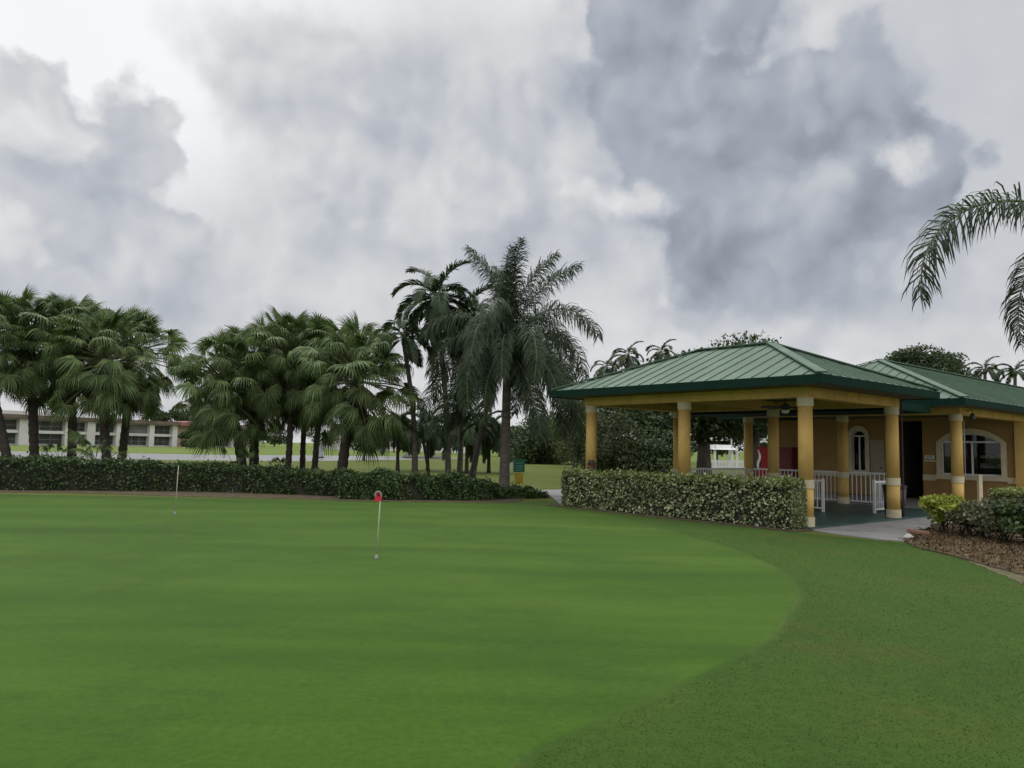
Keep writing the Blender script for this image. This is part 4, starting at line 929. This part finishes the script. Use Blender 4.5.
def shrub(pos, w, h, label, m, n, size, seed, top=None, ntop=0, group='shrubs in the mulch bed', z0=.25, cat='shrub', kind='shrub'):
    r = random.Random(seed); t = thing(kind, label, cat, (pos[0], pos[1], .03), 0, group); m_ = MB()
    cl = [(w*.32*r.uniform(-1, 1), w*.32*r.uniform(-1, 1), h*r.uniform(z0+.15, .8), w*r.uniform(.18, .3), w*r.uniform(.18, .3), h*r.uniform(.14, .24)) for _ in range(14)]
    for i in range(10):
        c = cl[i]; m_.tube([(r.uniform(-.12, .12), r.uniform(-.12, .12), -.02), (c[0]*.5, c[1]*.5, c[2]*.55), (c[0], c[1], c[2])], [.014, .010, .005], 5)
    m_.build('stems', MT['stem'], t); link('foliage', crown_mesh(cl, n, size, MT[m], .3, .4), t)
    if top:
        tc = [(0, 0, h*.86, w*.46, w*.46, h*.16)]; link('new_growth', crown_mesh(tc, ntop, size*1.15, MT[top], .2, .6), t)
    return t
def sp(px, py): p = P(px, py); return (p.x, p.y)
shrub(sp(944, 533), .85, .74, 'bright yellow green shrub at the left tip of the mulch bed', 'croton', 900, .10, 1, 'croton', 700)
shrub(sp(966, 537), .95, .62, 'mauve and green shrub with yellow green tips beside the bright one', 'mauve', 1500, .09, 2, 'croton', 700)
shrub(sp(982, 540), 1.0, .80, 'loose grey green shrub in front of the slim pale post', 'olive', 2800, .08, 3)
shrub(sp(1003, 543), 1.05, .76, 'dense olive shrub between the grey green one and the picture edge', 'olive', 3000, .08, 4)
shrub(sp(1030, 546), 1.2, .80, 'darkest shrub, cut by the right picture edge', 'hedgeL', 3600, .08, 5, 'treeolive', 1500)
shrub(sp(1014, 528), 1.0, .88, 'taller shrub with fresh green tips behind the dark one at the right edge', 'olive', 2400, .08, 6, 'hedgeT', 900)
# edging stone and brick
p = P(908, 540); t = thing('edging_stone', 'white edging stone at the tip of the mulch bed', 'stone', (p.x, p.y, .03))
def lump_mesh(rx, ry, rz, seed, m):
    bm = bmesh.new(); bmesh.ops.create_icosphere(bm, subdivisions=3, radius=1); r = random.Random(seed); a, b_, c_ = (r.uniform(0, 6) for _ in range(3))
    for v in bm.verts:
        k = 1+.14*math.sin(3*v.co.x+a)+.12*math.sin(4*v.co.y+b_)+.1*math.sin(5*v.co.z+c_); v.co = Vector((v.co.x*rx*k, v.co.y*ry*k, v.co.z*rz*k))
    me = bpy.data.meshes.new('stone'); bm.to_mesh(me); bm.free(); me.materials.append(m); me.polygons.foreach_set('use_smooth', [True]*len(me.polygons)); return me
link('stone_body', lump_mesh(.10, .07, .05, 3, MT['stone']), t).location.z = .03
p = P(918, 536); bk = MB(); bk.box(-.2, .2, -.06, .06, 0, .07); o = bk.build('edging_brick', MT['brick']); o.location = (p.x, p.y, .045); o.rotation_euler = (.05, .08, -.55); tag(o, 'reddish edging brick lying tilted beside the white stone', 'brick')
bv = o.modifiers.new('bevel', 'BEVEL'); bv.width = .012; bv.segments = 2

# ------------------------------------------------------------------ putting flags
def flag(px, py, top_px, top_py, label, disc, m):
    b = P(px, py, .009); t = thing('practice_flag', label, 'golf flag', b, 0); tpw = at(top_px, top_py, b.y)-b
    k = MB(); k.tube([(0, 0, 0), tpw*.5, tpw], [.011, .010, .009], 8); k.build('pole', m, t, True)
    k = MB(); k.lathe([(.054, .002), (.054, .004)], 20); k.build('hole', MT['black'], t)
    k = MB(); k.lathe([(.03, .005), (.014, .06)], 12); k.build('ferrule', MT['grey'], t)
    if disc:
        top = tpw+Vector((-.03, 0, .0)); k = MB(); n = 20; vs = []
        for yy in (-.012, .012):
            for i in range(n):
                a = 2*PI*i/n; vs.append((top.x+.052*math.cos(a), top.y+yy, top.z-.01+.075*math.sin(a)))
        k.add(vs, [tuple(range(n)), tuple(range(2*n-1, n-1, -1))]+[(i, (i+1) % n, n+(i+1) % n, n+i) for i in range(n)]); d_ = k.build('marker', MT['flagred'], t)
        k = MB(); k.tube([(top.x+.046*math.cos(a), top.y-.018, top.z+.012+.05*math.sin(a)) for a in [R(-20+220*i/14) for i in range(15)]], .008, 6); k.build('rim', MT['grey'], d_)
        k = MB(); n = 14; k.quad(*[(top.x+.004+.017*math.cos(2*PI*i/n), top.y-.0145, top.z+.012+.022*math.sin(2*PI*i/n)) for i in range(n)]); k.build('hand_hole', MT['black'], d_)
    return t
flag(376.5, 558.5, 380.5, 496, 'leaning practice flag with a red oval marker on the putting green', True, MT['pole'])
flag(175, 514, 178.5, 465.5, 'bare pale practice stick without a marker, farther left on the green', False, MT['polew'])

# ------------------------------------------------------------------ lawn sign
p = at(519, 487, 28.5); t = thing('lawn_sign', 'green and yellow lawn sign on a short post right of the queen palm trunk', 'sign', (p.x, p.y, 0))
m = MB(); m.box(-.02, .02, .0, .03, -.05, .95); m.build('post', MT['grey'], t)
m = MB(); m.box(-.23, .20, -.03, -.005, .66, 1.08); g_ = m.build('green_panel', MT['signgreen'], t)
m = MB(); m.box(-.27, .24, -.03, -.005, 1.085, 1.15); m.build('header_panel', MT['signgreen'], t)
m = MB()
for z, a, b_ in ((1.0, -.18, .15), (.9, -.16, .12), (.82, -.18, .14), (.74, -.12, .1)): m.box(a, b_, -.034, -.031, z-.014, z+.014)
MT['paleink'] = solid('faded sign paint', (.10, .30, .20), .6, .3, 20); m.build('lettering', MT['paleink'], g_)
m = MB(); m.box(-.17, .15, -.03, -.005, .22, .64); m.build('yellow_panel', MT['signyellow'], t)
m = MB(); m.box(-.33, -.24, -.02, -.008, .78, 1.02); m.build('side_card', MT['white'], t)

# ------------------------------------------------------------------ fountain, rocks
p = at(320, 458, 86); t = thing('fountain', 'white fountain jet rising from the lake behind the middle palms', 'fountain', (p.x, p.y, WATER_Z))
m = MB(); m.lathe([(.45, -.1), (.5, .08), (.3, .16)], 16); m.build('nozzle_float', MT['dark'], t)
n = 5200; s = rng.uniform(0, 1, n); rad = (.10+.30*(1-s)**.7)*np.sqrt(rng.uniform(0, 1, n)); a = rng.uniform(0, 2*PI, n)
Cc = np.stack([rad*np.cos(a)+.05*s, rad*np.sin(a), .1+4.6*s], 1); link('water_jet', quads_mesh('water_jet', leaf_quads(Cc, .13, .2, .6, .5), MT['spray']), t)
for i, (px, py, Y, w_) in enumerate([(408, 455, 97, .9), (414, 456, 95, 1.2), (420, 457, 95, .8), (440, 457, 96, 1.1), (446, 455, 99, .8)]):
    q = at(px, py, Y); o = link('lake_rock', lump_mesh(w_, w_*.7, .5, 60+i, MT['rock'])); o.location = (q.x, q.y, -.2 if Y < 97 else -.1)
    tag(o, ['small grey rock at the left of the lake end', 'largest grey rock beside the bent dark palm stem', 'flat grey rock between the large rock and the vine covered trunk', 'broad grey rock right of the vine covered trunk', 'rightmost grey rock at the end of the lake'][i], 'rock', 'rocks at the end of the lake')

# ------------------------------------------------------------------ condo and far houses
def condo():
    O = Vector((-94, 138, 0)); d = Vector((25, 57, 0)).normalized(); rz = math.atan2(d.y, d.x); Ls = math.hypot(25, 57)
    t = thing('condo_building', 'long low white two storey condo with brown flat roof across the lake', 'condo', O, rz)
    def tx(px):
        q = (px-512)/750; return (138*q+94)/(25-57*q)*Ls
    x0, x1 = tx(-60), tx(262)
    m = MB(); m.box(x0, x1, .6, 12, 0, 5.0); m.build('wall', MT['housewhite'], t)
    m = MB(); m.box(x0-.6, x1+.6, -1.2, 13, 5.0, 5.75); m.build('roof', MT['houseroof'], t)
    m = MB(); m.box(x0-.3, tx(60), 2, 12, 5.752, 6.5); m.build('roof_parapet', MT['housewhite'], t)
    k = MB(); k.add([(tx(178), -1.4, 4.9), (tx(200), -1.4, 4.9), (tx(200), -1.4, 5.5), (tx(189), -1.4, 6.1), (tx(178), -1.4, 5.5), (tx(178), 4, 4.9), (tx(200), 4, 4.9), (tx(200), 4, 5.5), (tx(189), 4, 6.1), (tx(178), 4, 5.5)],
        [(0, 1, 2, 3, 4), (9, 8, 7, 6, 5), (0, 5, 6, 1), (1, 6, 7, 2), (2, 7, 8, 3), (3, 8, 9, 4), (4, 9, 5, 0)]); k.build('gable', MT['pinkroof'], t)
    k = MB(); k.box(tx(178), tx(198), .3, .58, 0, 4.88); k.build('entrance_wall', MT['housepink'], t)
    for a, b in ((20, 31), (66, 71), (88, 96), (117, 128), (150, 155), (173, 178), (198, 200), (212, 217), (232, 236)):
        k = MB(); k.box(tx(a), tx(b), -.5, .595, 0, 4.98); k.build('pier', MT['housewhite'], t)
    for a, b in ((-30, 20), (31, 66), (71, 88), (96, 117), (128, 150), (155, 173), (200, 212), (217, 232), (236, 250)):
        X0, X1 = tx(a), tx(b); bright = a in (128,)
        for z0, z1, mm in ((.35, 2.2, 'screen'), (2.95, 4.7, 'screenlight' if bright else 'screen')):
            k = MB(); k.box(X0+.05, X1-.05, .45, .59, z0, z1); w_ = k.build('window', MT[mm], t)
            k = MB(); nb = 3
            for i in range(nb+1):
                xx = X0+.05+(X1-X0-.1)*i/nb; k.box(xx-.06, xx+.06, .40, .448, z0, z1)
            k.box(X0+.05, X1-.05, .402, .446, z0+.75, z0+.85); k.build('frame', MT['screenlight'], w_)
        k = MB(); k.box(X0+.03, X1-.03, -.3, .44, 2.3, 2.85); k.build('balcony_front', MT['housewhite'], t)
condo()
def bungalow(px0, px1, Y, h, label, wallm, roofm, hr=1.2, nwin=3):
    a = at(px0, 447, Y); b = at(px1, 447, Y); t = thing('bungalow', label, 'house', ((a.x+b.x)/2, Y, 0)); w_ = abs(b.x-a.x)/2
    m = MB(); m.box(-w_, w_, 0, 8, 0, h); m.build('wall', MT[wallm], t)
    m = MB(); e = .5; m.add([(-w_-e, -e, h), (w_+e, -e, h), (w_+e, 8+e, h), (-w_-e, 8+e, h), (-w_+2, 4, h+hr), (w_-2, 4, h+hr)], [(0, 1, 5, 4), (1, 2, 5), (2, 3, 4, 5), (3, 0, 4), (3, 2, 1, 0)]); m.build('roof', MT[roofm], t)
    for i in range(nwin):
        x = -w_+2*w_*(i+.5)/nwin; m = MB(); m.box(x-w_*.16, x+w_*.16, -.06, -.004, .9, 2.1); wi = m.build('window', MT['screen'], t)
        m = MB(); m.box(x-w_*.18, x+w_*.18, -.12, -.064, .78, .88); m.build('sill', MT['white'], wi)
bungalow(366, 424, 190, 2.7, 'pale bungalow with a wide grey brown roof beyond the lake', 'housewhite', 'houseroof', 1.5)
bungalow(430, 464, 170, 2.4, 'small white bungalow glimpsed between the slender palm trunks', 'white', 'houseroof', .5)
bungalow(322, 352, 200, 2.7, 'pale house just right of the fountain jet across the lake', 'housewhite', 'houseroof', 1.0, 2)

# ------------------------------------------------------------------ white pergola, fence and arch behind the pavilion
p = at(726, 470, 68); t = thing('pergola', 'white garden pergola with lattice top seen through the pavilion', 'pergola', (p.x, p.y, 0))
m = MB()
for x, y in ((-1.9, 0), (-1.0, 0), (.55, 0), (1.0, 0), (-1.9, 2), (.9, 2)):
    m = MB(); m.box(x-.09, x+.09, y-.09, y+.09, 0, 2.1); m.build('post', MT['white'], t)
m = MB(); m.add([(-1.3, -.3, 1.75), (.9, -.3, 1.75), (.9, 2.3, 1.75), (-1.3, 2.3, 1.75), (-1.1, .4, 2.2), (.6, .4, 2.2), (.6, 1.6, 2.2), (-1.1, 1.6, 2.2)], [(0, 1, 5, 4), (1, 2, 6, 5), (2, 3, 7, 6), (3, 0, 4, 7), (4, 5, 6, 7), (3, 2, 1, 0)]); m.build('roof', MT['white'], t)
m = MB()
for i in range(9): x = -1.8+.27*i; m.box(x-.03, x+.03, -.4, 2.4, 2.72+.08*math.sin(i*1.1), 2.86+.08*math.sin(i*1.1))
m.box(-1.9, .6, -.05, .05, 2.6, 2.7); m.box(-1.9, .6, 1.9, 2.0, 2.6, 2.7); m.build('lattice', MT['white'], t)
for x in (-1.8, .5):
    m = MB(); m.box(x-.05, x+.05, -.045, .045, 2.102, 2.598); m.build('lattice_post', MT['white'], t)
p = at(703, 470, 66.5); q = at(775, 470, 66.5)
t = thing('picket_fence', 'low white picket fence in front of the pergola', 'fence', (p.x, p.y, 0)); L_ = q.x-p.x
m = MB()
for i in range(int(L_/.13)): m.box(i*.13, i*.13+.085, -.012, .012, .08, .84)
m.build('pickets', MT['white'], t)
for z in (.25, .7):
    m = MB(); m.box(0, L_, .014, .05, z-.04, z+.04); m.build('rail', MT['white'], t)
p = at(764, 470, 67.4); t = thing('garden_arch', 'white garden arch left of the red vending machine', 'arch', (p.x, p.y, 0))
for x in (-.72, .72):
    m = MB(); m.box(x-.1, x+.1, -.2, .2, 0, 2.0); m.build('post', MT['white'], t)
m = MB()
for i in range(16):
    a0, a1 = PI*i/16, PI*(i+1)/16; m.obox((.72*math.cos(a0), 0, 2.0+.6*math.sin(a0)), (.72*math.cos(a1), 0, 2.0+.6*math.sin(a1)), .4, .18)
m.build('arch_ring', MT['white'], t)
m = MB(); m.box(-1, 1, -.25, .25, 2.72, 2.85); m.build('top_bar', MT['white'], t)
for x in (-.5, .4):
    m = MB(); m.lathe([(.1, 2.852), (.16, 3.0), (.05, 3.2)], 10, (x, 0, 0)); m.build('finial', MT['white'], t)
